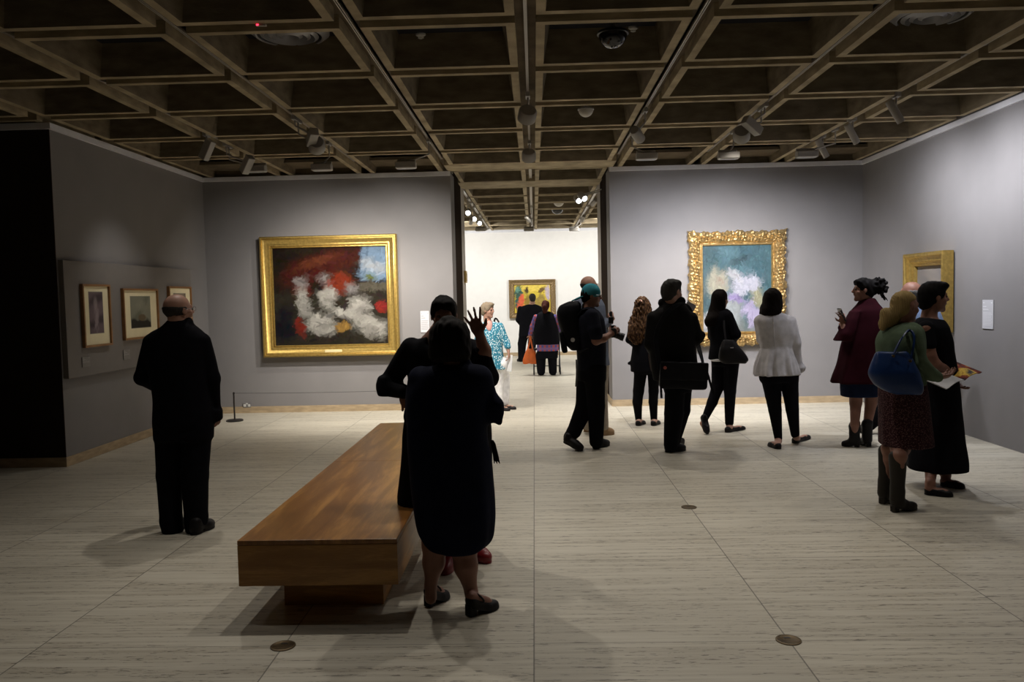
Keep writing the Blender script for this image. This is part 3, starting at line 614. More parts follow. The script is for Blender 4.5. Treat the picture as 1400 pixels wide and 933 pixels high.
# 9 ---- curly hair woman
p = Person(883, 582, 10.05, 'woman with long curly brown hair, black jacket and black leggings, back to us', .009)
g = p.head(879, 418, 0, 24.5, 12, 4, neck=(879, 432, 0), fem=1, eyes=False)
JK = [(434, 873, 886, .07), (439, 865, 893, .10), (450, 863, 896, .12), (470, 864, 896, .12), (482, 863, 899, .13), (495, 862, 903, .14), (508, 863, 904, .14)]
body_torso(p, JK, .03); la = [(866, 442, 0, 5.5), (860, 465, .05, 5), (872, 476, .2, 4)]; ra = [(892, 442, 0, 5.5), (899, 465, .05, 5), (886, 474, .2, 4)]
for a_ in (la, ra): p.B.limb([(a, r*.7) for a, r in p.P(a_)])
p.hand(p.w(872, 476, .2), (.8, .4, .2), (0, 0, 1), .5, .9); p.hand(p.w(886, 474, .2), (-.8, .4, .2), (0, 0, 1), .5, .9)
hl, tl, hr, tr = ground(p, 871, 583), ground(p, 881, 579), ground(p, 892, 583), ground(p, 901, 579)
for h_, t_, hx, kx, ax in ((hl, tl, 875, 872.5, 873), (hr, tr, 893.5, 893, 893.5)):
    p.B.limb([(p.w(hx, 505), .07), (p.w(kx, 540), .05), (p.w(ax, 577), .030)]); p.foot(h_, t_, p.w(ax, 577))
p.body('fair')
F = p.field(); F.loft(p.rows(JK), .03, folds=(.03, 6, 1.2, 0)); F.limb(p.P(la)); F.limb(p.P(ra)); F.cone(p.w(860, 497, .0), p.w(870, 494, .05), .02, .03); p.part('jacket', F, CL['black'], disp=wob(.005, 9, 2))
p.trousers([[(876, 508, 0, 9), (873, 535, .0, 7.4), (871.5, 550, -.01, 6.6), (873, 574, 0, 4.4)], [(893.5, 508, 0, 8.5), (893.5, 535, 0, 6.6), (893, 550, -.01, 6), (894, 574, 0, 4.4)]], CL['black'], [(500, 866, 902, .11), (510, 867, 902, .10)], .002, 'leggings')
p.shoe(hl, tl, LEATHER, 'pump', w=.95); p.shoe(hr, tr, LEATHER, 'pump', w=.95)
def curls(F, g, H, R):
    F.loft(p.rows([(409, 873, 885, .07), (418, 867, 890, .11), (430, 864, 892, .125), (445, 859, 892, .12, -.02), (456, 858, 889, .10, -.04), (465, 861, 884, .08, -.05), (471, 866, 880, .05, -.05)]), .03)
    F.ell(g(0, .50, -.3), np.array([.24, .36, .6])*H, R, .02, op=1)
    r = np.random.default_rng(5)
    for i in range(70):
        py = r.uniform(412, 468); a = r.uniform(-1, 1); hw = np.interp(py, [409, 430, 455, 468], [7, 13, 15, 9]); F.ell(p.w(876+a*hw-(py-430)*.08, py, -.10*math.sqrt(max(0, 1-a*a))-.02), (.014, .014, .028), rotm(0, 0, r.uniform(-40, 40)), .006)
p.hair('brown', 'long', 1.0, disp=.009, extra=curls)
c = p.w(897, 487, -.10); bg = empty('shoulder_bag', p.o+c, 'dark brown leather bag hanging beside the curly-haired woman', 'bag'); BRL = mat('leather_dark_brown', (.03, .017, .014), .3, .5, bump=.1)
F = Field(.008); F.loft([(-.19, 0, 0, .09, .05), (-.10, 0, 0, .10, .06), (.05, -.01, 0, .08, .05), (.14, -.01, 0, .05, .03)], n=2.6); F.build('bag_body', BRL, bg, disp=wob(.006, 12, 4))
strap('strap', [np.array([-.05, 0, .12]), p.w(893, 455, -.125)-c, p.w(891, 437, -.02)-c, p.w(894, 455, .11)-c, np.array([.03, .02, .12])], BRL, bg, (0, 0, 0), .02, .006)
b = MB(); b.box((-.02, -.062, -.10), (.05, .008, .02), bev=.003); b.build('clasp', GLASSM, bg)
# 10 ---- man with messenger bag
p = Person(918, 617, 8.25, 'man in a black jacket and wide black trousers carrying a messenger bag, short greying hair', .008)
g = p.head(919, 400, 0, 35, 52, -2, neck=(917, 418, 0))
JK = [(411, 907, 930, .06), (418, 903, 936, .09), (428, 893, 944, .13), (440, 887, 950, .15), (460, 885, 951, .16), (480, 887, 952, .17), (500, 890, 955, .17), (520, 893, 956, .17)]
body_torso(p, JK, .035); la = [(894, 436, 0, 10), (889, 470, .0, 9), (897, 490, .22, 7)]; ra = [(944, 437, 0, 10), (952, 461, -.02, 9), (948, 452, .22, 6)]
for a_ in (la, ra): p.B.limb([(a, r*.65) for a, r in p.P(a_)])
p.hand(p.w(897, 490, .22), (.7, .6, .1), (0, 0, 1), .5); p.B.limb([(p.w(948, 452, .22), .035), (p.w(943, 437, .30), .028)]); p.hand(p.w(943, 437, .30), (-.2, .1, 1), (-.8, .4, 0), .5)
hl, tl, hr, tr = ground(p, 909, 619), ground(p, 938, 616), ground(p, 912, 613), ground(p, 935, 606)
stand(p, hl, tl, hr, tr, (p.w(918, 515, -.06), p.w(920, 565, -.06)), (p.w(934, 515, .08), p.w(931, 565, .08))); p.body('fair')
F = p.field(); F.loft(p.rows(JK), .03, folds=(.02, 6, 1.0, 0)); F.limb(p.P(la)); F.limb(p.P(ra)); F.cone(p.w(906, 414), p.w(930, 413), .045, .045, .02); F.cone(p.w(960, 458, -.02), p.w(950, 468, .0), .03, .055, .02); p.part('jacket', F, CL['jacket'], disp=wob(.006, 9, 12))
p.trousers([[(923, 515, -.05, 14), (921, 565, -.04, 12.5), (917, 608, -.03, 9.5)], [(933, 515, .06, 14), (930, 560, .06, 13), (919, 606, .04, 9.5)]], CL['black'], [(510, 902, 946, .14), (535, 908, 945, .14)], .006)
p.shoe(hl, tl, LEATHER, w=1.05); p.shoe(hr, tr, LEATHER)
def capp(F, g, H, R): F.ell(g(.0, .16, .36), np.array([.28, .20, .13])*H, R, .03)
p.hair('salt', 'short', .97, disp=.003, extra=capp)
c = p.w(934, 514, -.26); bg = empty('messenger_bag', p.o+c, 'big black messenger bag slung over the back of the man in the black jacket', 'bag')
F = Field(.009); F.box((0, 0, 0), (.235, .065, .13), rotm(0, 0, 3), .035, .01); F.build('bag_body', BPM, bg, disp=wob(.005, 9, 3))
F = Field(.007); F.box((0, -.062, .05), (.235, .018, .09), rotm(0, 0, 3), .015, .01); F.build('flap', BPM, bg)
b = MB(); b.lathe((-.19, -.082, .09), [(0, 0), (.016, 0), (.016, .008), (.008, .010), (0, .006)], 20, 0, [[1, 0, 0], [0, 0, -1], [0, 1, 0]]); b.build('button_badge', mat('badge_red', (.45, .12, .09), .4, .4), bg, True)
strap('strap', [(-.22, .0, .06), p.w(897, 460, -.19)-c, p.w(912, 428, -.16)-c, p.w(930, 417, -.08)-c, p.w(944, 426, .10)-c, p.w(954, 470, .17)-c, (.21, .02, .08)], BPM, bg, (0, 0, 0), .045, .006, (0, 1, .3))
strap('strap', [(-.225, -.03, -.02), (-.225, -.04, -.12), (-.22, -.035, -.215)], BPM, bg, (0, 0, 0), .022, .005); strap('strap', [(.235, -.02, .02), (.26, -.03, -.08), (.29, -.03, -.18)], BPM, bg, (0, 0, 0), .022, .005)
b = MB(); b.box((0, 0, 0), (.11, .004, .16)); o = b.build('leaflet', mat('leaflet_pale_grey', (.45, .45, .50), .6), None, False, p.o+p.w(941, 424, .33)); o.rotation_euler = (.2, .5, .2); tag(o, 'pale paper held up by the man with the messenger bag', 'leaflet')
# 11 ---- long straight dark hair woman walking
p = Person(988, 590, 9.45, 'woman with long straight dark hair in black, stepping forward with a black handbag', .009)
g = p.head(985, 410, 0, 27, 52, 0, neck=(985, 426, 0), fem=1)
JK = [(422, 978, 994, .07), (427, 972, 999, .11), (440, 968, 1000, .13), (455, 969, 999, .13), (470, 971, 1001, .13), (482, 970, 1006, .14), (491, 969, 1010, .14)]
body_torso(p, JK, .03); la = [(973, 433, .08, 6.5), (974, 460, .12, 6), (990, 470, .26, 4.5)]; ra = [(995, 432, -.08, 7), (1006, 457, -.10, 6.5), (1001, 465, .02, 6), (996, 462, .14, 4.5)]
for a_ in (la, ra): p.B.limb([(a, r*.7) for a, r in p.P(a_)])
p.hand(p.w(990, 470, .26), (.5, .5, .3), (0, 0, 1), .5, .9); p.hand(p.w(996, 462, .15), (-.3, .9, .2), (0, 0, 1), .5, .9)
hr, tr = ground(p, 992, 592), ground(p, 1019, 587); tl = ground(p, 967, 595); hl = p.w(955, 581)+[0, .0, 0]
p.B.limb([(p.w(985, 490, .06), .07), (p.w(981, 537, .04), .042), (p.w(963, 574, 0), .032)]); p.B.cone(p.w(960, 579), p.w(966, 590), .03, .027)
p.B.limb([(p.w(1000, 490, -.04), .07), (p.w(998, 540, -.04), .040), (p.w(997, 582, -.03), .032)]); p.foot(hr, tr, p.w(997, 582, -.03)); p.body('fair')
F = p.field(); F.loft(p.rows(JK), .03, folds=(.03, 6, 1.1, 0)); F.limb(p.P(la)); F.limb(p.P(ra)); p.part('jacket', F, CL['black'], disp=wob(.005, 9, 4))
F = p.field(); F.loft(p.rows([(480, 973, 1001, .12), (488, 972, 1003, .13), (494, 971, 985, .10, -.03)])); p.part('blouse', F, CL['white'], 'white blouse tail below the jacket')
p.trousers([[(984, 490, .05, 11), (981, 530, .04, 8.2), (974, 550, .02, 7), (964, 572, 0, 4.6)], [(1000, 490, -.04, 11), (998, 535, -.04, 7.8), (997, 578, -.03, 5.6)]], CL['black'], [(485, 973, 1009, .11), (500, 974, 1008, .11)], .002)
L_ = .25; p.shoe(hl, tl, LEATHER, 'pump', tilt=1.0, w=.95); p.shoe(hr, tr, LEATHER, 'pump', w=.95)
def longh(F, g, H, R):
    F.loft(p.rows([(397, 980, 989, .05), (402, 975, 991, .08), (412, 972, 992, .10), (424, 969, 991, .10), (434, 965, 987, .085, -.04), (441, 963, 982, .06, -.06), (447, 966, 978, .04, -.07)]), .03)
    F.ell(g(0, .52, -.2), np.array([.27, .36, .5])*H, R, .02, op=1)
p.hair('dark', 'long', 1.0, disp=.002, extra=longh)
c = p.w(1000, 480, -.22); bg = empty('handbag', p.o+c, 'black slouchy handbag with a zip, on the arm of the long-haired woman', 'bag')
F = Field(.008); F.loft([(-.15, .03, 0, .13, .05), (-.10, .02, 0, .165, .065), (0, 0, 0, .13, .065), (.08, -.02, 0, .09, .05), (.13, -.03, 0, .06, .03)], n=2.6); F.build('bag_body', LEATHER, bg, disp=wob(.007, 11, 4))
b = MB(); b.box((-.01, -.064, .04), (.04, .008, .012), bev=.003); b.build('zip_pull', GLASSM, bg)
strap('strap', [(-.06, 0, .11), p.w(990, 445, -.15)-c, p.w(992, 427, -.07)-c, p.w(1004, 440, .05)-c, (.04, .08, .10)], LEATHER, bg, (0, 0, 0), .022, .006)
# 12 ---- white peplum blouse
p = Person(1077, 607, 8.5, 'woman with a dark bob in a white peplum blouse and black trousers, back to us', .008)
g = p.head(1056, 411, 0, 31, 10, -4, neck=(1057, 430, 0), fem=1, eyes=False)
BL = [(427, 1048, 1066, .07), (432, 1037, 1078, .10), (440, 1033, 1085, .13), (455, 1034, 1085, .14), (468, 1038, 1083, .13), (476, 1040, 1082, .125), (488, 1036, 1085, .15), (500, 1032, 1088, .17), (513, 1031, 1091, .19)]
body_torso(p, BL, .03); la = [(1039, 440, 0, 8), (1041, 464, .08, 7), (1052, 474, .24, 5.5)]; ra = [(1080, 440, 0, 8.5), (1087, 470, -.01, 7.5), (1091, 497, .02, 6)]
for a_ in (la, ra): p.B.limb([(a, r*.65) for a, r in p.P(a_)])
p.hand(p.w(1052, 474, .24), (.7, .5, .3), (0, 0, 1), .5, .9); p.hand(p.w(1092, 503, .02), (-.05, .1, -1), (-1, 0, 0), .5, .95)
hl, tl, hr, tr = ground(p, 1066, 615), ground(p, 1063, 606), ground(p, 1085, 607), ground(p, 1107, 599)
tl = hl+[-.04, .235, 0]
p.B.limb([(p.w(1052, 505), .085), (p.w(1059, 556), .055), (p.w(1064, 602), .033)]); p.foot(hl, tl, p.w(1064, 603)); p.B.limb([(p.w(1077, 505), .085), (p.w(1082, 556), .055), (p.w(1088, 594), .033)]); p.foot(hr, tr, p.w(1088, 597)); p.body('fair')
F = p.field(.85); F.loft(p.rows(BL[:6]), .02); F.loft(p.rows([(474, 1041, 1081, .125), (488, 1036, 1085, .15), (500, 1032, 1088, .17), (513, 1031, 1091, .19)]), .01, folds=(.085, 11, 1.1, .5)); F.limb(p.P(la)); F.limb(p.P(ra)); F.cone(p.w(1091, 496, .02), p.w(1093, 503, .02), 5.5*p.m, 7.5*p.m, .01)
p.part('blouse', F, CL['white'], disp=wob(.0055, 16, 4, (1.2, 1.2, .5)))
b = MB(); b.tube([p.w(1057, 433, -.115), p.w(1058, 452, -.142), p.w(1059, 474, -.130)], .004, 6); b.build('back_placket', CL['white'], p.root, True)
p.trousers([[(1054, 512, 0, 14.5), (1057, 540, 0, 10.8), (1059.5, 560, -.01, 8.8), (1064, 599, 0, 5.3)], [(1077, 512, 0, 14), (1081, 540, 0, 10.2), (1083, 560, -.01, 8.6), (1087, 594, 0, 5.6)]], CL['black'], [(500, 1038, 1090, .13), (516, 1038, 1090, .13), (522, 1040, 1089, .12)], .002, k=.006)
p.shoe(hl, tl, LEATHER, 'pump'); p.shoe(hr, tr, LEATHER, 'pump')
def bob2(F, g, H, R):
    F.loft(p.rows([(396, 1052, 1060, .05), (401, 1046, 1066, .09), (412, 1043, 1069, .11), (422, 1040, 1069, .115), (429, 1039, 1066, .11), (432, 1041, 1062, .10)]), .03); F.ell(g(0, .52, -.2), np.array([.27, .36, .5])*H, R, .02, op=1)
p.hair('dark', 'bob', 1.0, disp=.003, extra=bob2)
# 13 ---- burgundy coat
p = Person(1178, 608, 8.42, 'woman in burgundy swing coat and ankle boots, dark curls tied up, looking left', .008)
g = p.head(1180, 397, 0, 31, -82, 2, neck=(1186, 416, 0), fem=1)
CT = [(408, 1178, 1195, .07), (416, 1173, 1200, .10), (426, 1165, 1207, .15), (445, 1160, 1208, .18), (470, 1153, 1207, .20), (495, 1147, 1206, .21), (515, 1141, 1206, .22), (523, 1139, 1205, .22)]
body_torso(p, CT, .045); la = [(1170, 432, -.06, 8), (1156, 458, -.16, 7), (1150, 448, -.10, 5)]; ra = [(1186, 432, .12, 8), (1180, 462, .20, 7), (1162, 452, .25, 5)]
for a_ in (la, ra): p.B.limb([(a, r*.7) for a, r in p.P(a_)])
p.B.limb(p.P([(1156, 458, -.16, 4.6), (1153, 443, -.12, 3.4)])); p.hand(p.w(1153, 442, -.12), (-.2, 0, 1), (-.2, 1, 0), .6, .9); p.hand(p.w(1162, 452, .25), (-.9, -.2, .3), (0, 0, 1), .5, .9)
hl, tl, hr, tr = ground(p, 1176, 612), ground(p, 1150, 610), ground(p, 1189, 612), ground(p, 1184, 604)
tr = hr+[-.02, .245, 0]
p.B.limb([(p.w(1170, 520), .08), (p.w(1170, 550), .060), (hl+[-.055, 0, .235], .042), (hl+[-.055, 0, .19], .030), (hl+[-.055, 0, .12], .018)]); p.B.limb([(p.w(1190, 520), .08), (p.w(1191, 550), .060), (hr+[0, .055, .235], .042), (hr+[0, .055, .19], .030), (hr+[0, .055, .12], .018)]); p.body('mid')
F = p.field(); F.loft(p.rows(CT), .03, folds=(.05, 5, 1.25, .5)); F.limb(p.P(la)); F.limb(p.P(ra)); F.loft(p.rows([(425, 1163, 1176, .07, -.08), (440, 1154, 1172, .10, -.1), (455, 1146, 1168, .12, -.1), (466, 1140, 1164, .12, -.1)]), .03)
p.part('coat', F, CL['burg'], disp=wob(.005, 8, 4))
F = p.field(); F.loft(p.rows([(510, 1150, 1202, .15), (530, 1150, 1201, .16), (542, 1151, 1200, .165)]), .02); p.part('skirt', F, CL['denim'])
p.shoe(hl, tl, LEATHER, 'boot', .035, 'black ankle boot', .21, .058, name='ankle_boot'); p.shoe(hr, tr, LEATHER, 'boot', .035, 'black ankle boot', .21, .058, name='ankle_boot')
def curlbun(F, g, H, R):
    F.ell(g(0, -.62, .20), np.array([.30, .30, .32])*H, R, .03); r = np.random.default_rng(2)
    for i in range(46):
        v = r.normal(size=3); v /= np.linalg.norm(v); F.ell(g(*(np.array([0, -.66, .18])+v*np.array([.32, .34, .36]))), np.array([.06, .07, .07])*H, None, .008)
    for i in range(5): F.cone(g(r.uniform(-.2, .2), -.72, -.05), g(r.uniform(-.2, .2), -.80-.05*i, -.32-.03*i), .05*H, .02*H, .01)
    F.ell(g(0, .16, .36), np.array([.3, .22, .14])*H, R, .03)
p.hair('black', 'short', 1.0, disp=.004, extra=curlbun)
b = MB(); b.box((0, 0, 0), (.009, .075, .15), bev=.004); b.box((-.0055, 0, 0), (.002, .066, .135), mi=1); o = b.build('phone', [BLKP, mat('phone_screen_b', (.05, .05, .06), .1, .6)], None, False, p.o+p.w(1151, 431, -.12)); o.rotation_euler = (0, -.42, .15); tag(o, 'dark phone held up by the woman in the burgundy coat', 'phone')
# 14 ---- grey-haired man in the blue shirt
p = Person(1240, 598, 8.85, 'grey-haired man in light blue shirt, mostly hidden behind the two women at right', .009)
g = p.head(1244, 401, 0, 31, -55, 2, neck=(1246, 420, 0))
TS = [(412, 1238, 1254, .08), (418, 1224, 1270, .11), (430, 1216, 1280, .13), (450, 1216, 1282, .14), (480, 1218, 1278, .14), (505, 1218, 1276, .14)]
body_torso(p, TS, .03); la = [(1222, 430, 0, 8), (1216, 465, -.02, 7), (1228, 478, .2, 5)]; ra = [(1277, 430, 0, 8.5), (1292, 466, .0, 8), (1280, 478, .16, 5.5)]
for a_ in (la, ra): p.B.limb([(a, r*.65) for a, r in p.P(a_)])
p.hand(p.w(1228, 478, .2), (.7, .4, 0), (0, 0, 1), .5); p.hand(p.w(1280, 478, .16), (-.7, .4, 0), (0, 0, 1), .5)
hl = p.w(1203, 598)*z0+[0, .22, 0]; tl = hl+[-.03, .25, 0]; tl = hl+[-.12, .2, 0]; hr = p.w(1240, 598)*z0+[0, -.02, 0]; tr = hr+[.05, .25, 0]
stand(p, hl, tl, hr, tr, (p.w(1228, 505), p.w(1216, 550, .12)), (p.w(1256, 505), p.w(1249, 552))); p.body('mid')
F = p.field(); F.loft(p.rows(TS), .03); F.limb(p.P(la)); F.limb(p.P(ra)); p.part('shirt', F, CL['shirtblue'], disp=wob(.006, 9, 4))
F = p.field(); F.loft(p.rows([(500, 1219, 1275, .13), (520, 1222, 1272, .12)])); F.limb([(p.w(1232, 510), .11), (p.w(1218, 550, .12), .085), (hl+[-.02, .04, .10], .075)]); F.limb([(p.w(1256, 510), .11), (p.w(1249, 552), .085), (hr+[.01, .04, .10], .075)]); p.part('trousers', F, CL['black'], disp=wob(.005, 9, 4))
p.shoe(hl, tl, LEATHER); p.shoe(hr, tr, LEATHER); p.hair('grey', 'bald', 1.0, disp=.004)
# 15 ---- blonde woman with the blue bag
p = Person(1232, 692, 6.02, 'blonde woman with low bun in green cardigan, speckled skirt and tall boots', .007)
g = p.head(1238, 420, 0, 43, 74, -2, neck=(1237, 446, 0), fem=1)
TP = [(440, 1228, 1248, .07), (446, 1216, 1256, .12), (455, 1206, 1260, .17), (470, 1201, 1261, .19), (490, 1201, 1261, .18), (510, 1203, 1262, .17), (528, 1204, 1263, .17)]
body_torso(p, TP, .03); ra = [(1247, 459, -.13, 12), (1256, 494, -.17, 10.5), (1275, 513, -.14, 8), (1282, 516, -.12, 7)]; la = [(1240, 459, .14, 12), (1246, 495, .19, 10), (1278, 514, .12, 7.5)]
for a_ in (la, ra): p.B.limb([(a, r*.7) for a, r in p.P(a_)])
p.hand(p.w(1283, 516, -.12), (1, .2, .05), (-.1, .4, 1), .5, .95, thumb=-1); p.hand(p.w(1280, 514, .12), (1, .0, .1), (0, 0, 1), .5, .95)
hl, tl, hr, tr = ground(p, 1204, 690), ground(p, 1232, 682), ground(p, 1219, 701), ground(p, 1253, 696)
p.B.limb([(p.w(1232, 560, -.05), .09), (p.w(1231, 612, -.05), .068), (hr+[.055, 0, .41], .050), (hr+[.055, 0, .34], .034), (hr+[.055, 0, .25], .026), (hr+[.055, 0, .12], .014)]); p.B.limb([(p.w(1226, 560, .07), .09), (p.w(1221, 612, .06), .068), (hl+[.055, 0, .42], .048), (hl+[.055, 0, .34], .034), (hl+[.055, .01, .25], .024), (hl+[.055, 0, .12], .014)]); p.body('mid')
F = p.field(); F.loft(p.rows(TP), .03); F.limb(p.P(la)); F.limb(p.P(ra)); p.part('cardigan', F, CL['green'], disp=wob(.003, 12, 4))
F = p.field(); F.loft(p.rows([(518, 1204, 1262, .16), (540, 1204, 1265, .18), (575, 1205, 1268, .19), (609, 1206, 1271, .20)]), .02, folds=(.035, 8, .8, .5)); p.part('skirt', F, FLORAL, 'speckled dusky red skirt')
sx_ = lambda h, t, px, py: None
p.shoe(hl, tl, LEATHER_BR, 'boot', .04, 'tall dark boot', .37, .058, shaftx=(0, .02), name='tall_boot'); p.shoe(hr, tr, LEATHER_BR, 'boot', .04, 'tall dark boot', .36, .062, shaftx=(0, .0), name='tall_boot')
def pony(F, g, H, R):
    F.ell(g(.0, -.42, -.10), np.array([.14, .12, .14])*H, R, .02); F.ell(p.w(1213, 434, -.02), (.050, .05, .072), rotm(0, 0, -15), .012); F.ell(p.w(1208, 442, -.02), (.035, .04, .06), rotm(0, 0, 10), .012); F.box(g(0, .30, -.1), np.array([.6, .32, .34])*H, rotm(74, 18), .02, op=1, k=.02)
    F.cone(g(0, -.4, -.3), p.w(1217, 462, .04), .045, .02, .02)
p.hair('blonde', 'short', .95, disp=.002, extra=pony)
F = Field(.006); F.cone(p.w(1219, 428, .0), p.w(1223, 432, .02), .022, .022); p.part('hair_tie', F, CL['navy'])
c = p.w(1222, 508, -.22); bg = empty('shoulder_bag', p.o+c, 'large blue leather bag on the shoulder of the blonde woman', 'bag'); BLUE = mat('leather_blue', (.007, .028, .11), .4, .3, noise=.1, bump=.12, bscale=40)
q = lambda x, y, dy=-.22: p.w(x, y, dy)-c
rows = []
for py, xl, xr, d in [(481, 1198, 1240, .030), (488, 1195, 1246, .045), (500, 1191, 1252, .065), (512, 1189, 1257, .075), (524, 1194, 1260, .075), (533, 1205, 1261, .065), (540, 1224, 1259, .045)]:
    a, b_ = q(xl, py), q(xr, py); rows.append(((a[2]+b_[2])/2, (a[0]+b_[0])/2, 0, (b_[0]-a[0])/2, d))
F = Field(.007); F.loft(rows, n=2.7); F.build('bag_body', BLUE, bg, disp=wob(.005, 10, 4))
for dy in (-.025, .025): strap('strap', [q(1222, 484, -.22+dy), q(1232, 464, -.24+dy), q(1243, 452, -.17+dy), q(1250, 462, -.20+dy), q(1246, 490, -.22+dy)], BLUE, bg, (0, 0, 0), .018, .008, (1, 0, 0))
b = MB(); 
for x in (1221, 1244):
    b.lathe(q(x, 487 if x < 1230 else 494, -.275), [(0, 0), (.010, 0), (.010, .01), (0, .01)], 12, 0, [[1, 0, 0], [0, 0, -1], [0, 1, 0]])
b.build('buckle', mat('brass_fitting', (.5, .36, .15), .25, .5, 1), bg, True)
# 16 ---- woman in the long black dress with the open magazine
p = Person(1283, 668, 6.6, 'dark-haired woman in long black dress and flat shoes, looking right, holding a magazine', .007)
g = p.head(1277, 407, 0, 41, 92, 0, neck=(1270, 434, 0), fem=1)
DR = [(434, 1258, 1284, .09), (440, 1252, 1289, .14), (450, 1250, 1293, .18), (465, 1254, 1297, .19), (480, 1259, 1299, .18), (500, 1259, 1303, .17), (520, 1259, 1306, .18), (560, 1253, 1309, .20), (600, 1248, 1313, .22), (636, 1243, 1317, .235), (641, 1243, 1317, .235)]
body_torso(p, DR[:8], .03)
p.B.limb(p.P([(1266, 450, -.14, 9), (1272, 488, -.18, 7.6), (1280, 500, -.19, 7), (1300, 508, -.12, 5.2), (1307, 512, -.07, 4.4)])); p.B.limb(p.P([(1268, 450, .14, 9), (1276, 490, .19, 7.4), (1298, 512, .14, 5), (1305, 520, .04, 4.4)]))
p.hand(p.w(1306, 513, -.08), (.5, .5, -.6), (-.5, .2, .8), .6, .95, thumb=-1); p.hand(p.w(1305, 521, .03), (.2, -.7, -.5), (.2, .2, 1), .5, .95)
hl, tl, hr, tr = ground(p, 1263, 676), ground(p, 1304, 680), ground(p, 1285, 664), ground(p, 1320, 669)
p.B.limb([(p.w(1280, 560, -.05), .09), (p.w(1278, 610, -.05), .06), (p.w(1273, 640, -.08), .050), (hl+[.05, 0, .08], .034)]); p.B.limb([(p.w(1284, 560, .07), .09), (p.w(1286, 610, .06), .06), (p.w(1287, 640, .08), .048), (hr+[.05, 0, .08], .034)]); p.foot(hl, tl, hl+[.05, 0, .09]); p.foot(hr, tr, hr+[.05, 0, .09]); p.body('mid')
F = p.field(); F.loft(p.rows(DR), .03, folds=(.03, 6, .9, .5)); F.cone(*[x for x in (p.w(1266, 449, -.13), p.w(1270, 472, -.17))], 10*p.m, 9.5*p.m, .02); F.cone(p.w(1266, 449, .13), p.w(1270, 472, .17), 10*p.m, 9.5*p.m, .02); F.ell(p.w(1276, 434, 0), (.075, .10, .035), None, .02, op=1)
p.part('dress', F, CL['black'], disp=wob(.003, 9, 4))
p.shoe(hl, tl, LEATHER, 'pump'); p.shoe(hr, tr, LEATHER, 'pump')
def sh16(F, g, H, R): F.ell(g(0, .20, .38), np.array([.3, .26, .14])*H, R, .03); F.ell(g(0, -.30, -.12), np.array([.28, .2, .3])*H, R, .03)
p.hair('black', 'short', 1.02, disp=.002, extra=sh16)
# open magazine, built as two page blocks that bow up from the spine
A = [p.w(1281, 530, -.36), p.w(1330, 507, -.10), p.w(1303, 496, .15), p.w(1268, 515, -.20)]
c = np.mean(A, 0); mgz = empty('magazine', p.o+c, 'open picture magazine held by the woman in the long black dress', 'magazine')
u = (A[1]-A[0]); v = (A[3]-A[0]); v -= u*(v@u)/(u@u); un = u/np.linalg.norm(u); vn = v/np.linalg.norm(v); wn = np.cross(un, vn); wn = wn if wn[2] > 0 else -wn
W = np.linalg.norm(u)*.5; Hh = .27
def page(sgn, m, name):
    b = MB(); V = []; F = []; n = 14
    for i in range(n+1):
        t = i/n
        for sv in (0, 1):
            for th in (0, .007): V.append(un*sgn*W*t+vn*(sv-.5)*Hh+wn*(.022*math.sin(PI*min(1, t*1.15))+th))
    for i in range(n):
        a = i*4; F += [(a+1, a+5, a+7, a+3), (a, a+2, a+6, a+4), (a, a+4, a+5, a+1), (a+2, a+3, a+7, a+6)]
    F += [(0, 1, 3, 2), (n*4, n*4+2, n*4+3, n*4+1)]
    b.add(V, F); return b.build(name, m, mgz, True)
page(1, ramp_mat('magazine_picture', 'noise', [(.35, (.02, .02, .02)), (.5, (.25, .05, .03)), (.56, (.75, .5, .08)), (.7, (.05, .05, .06))], 9), 'picture_page'); page(-1, mat('magazine_paper', (.62, .62, .64), .5, noise=.1), 'text_page')
EXPO = 0.0
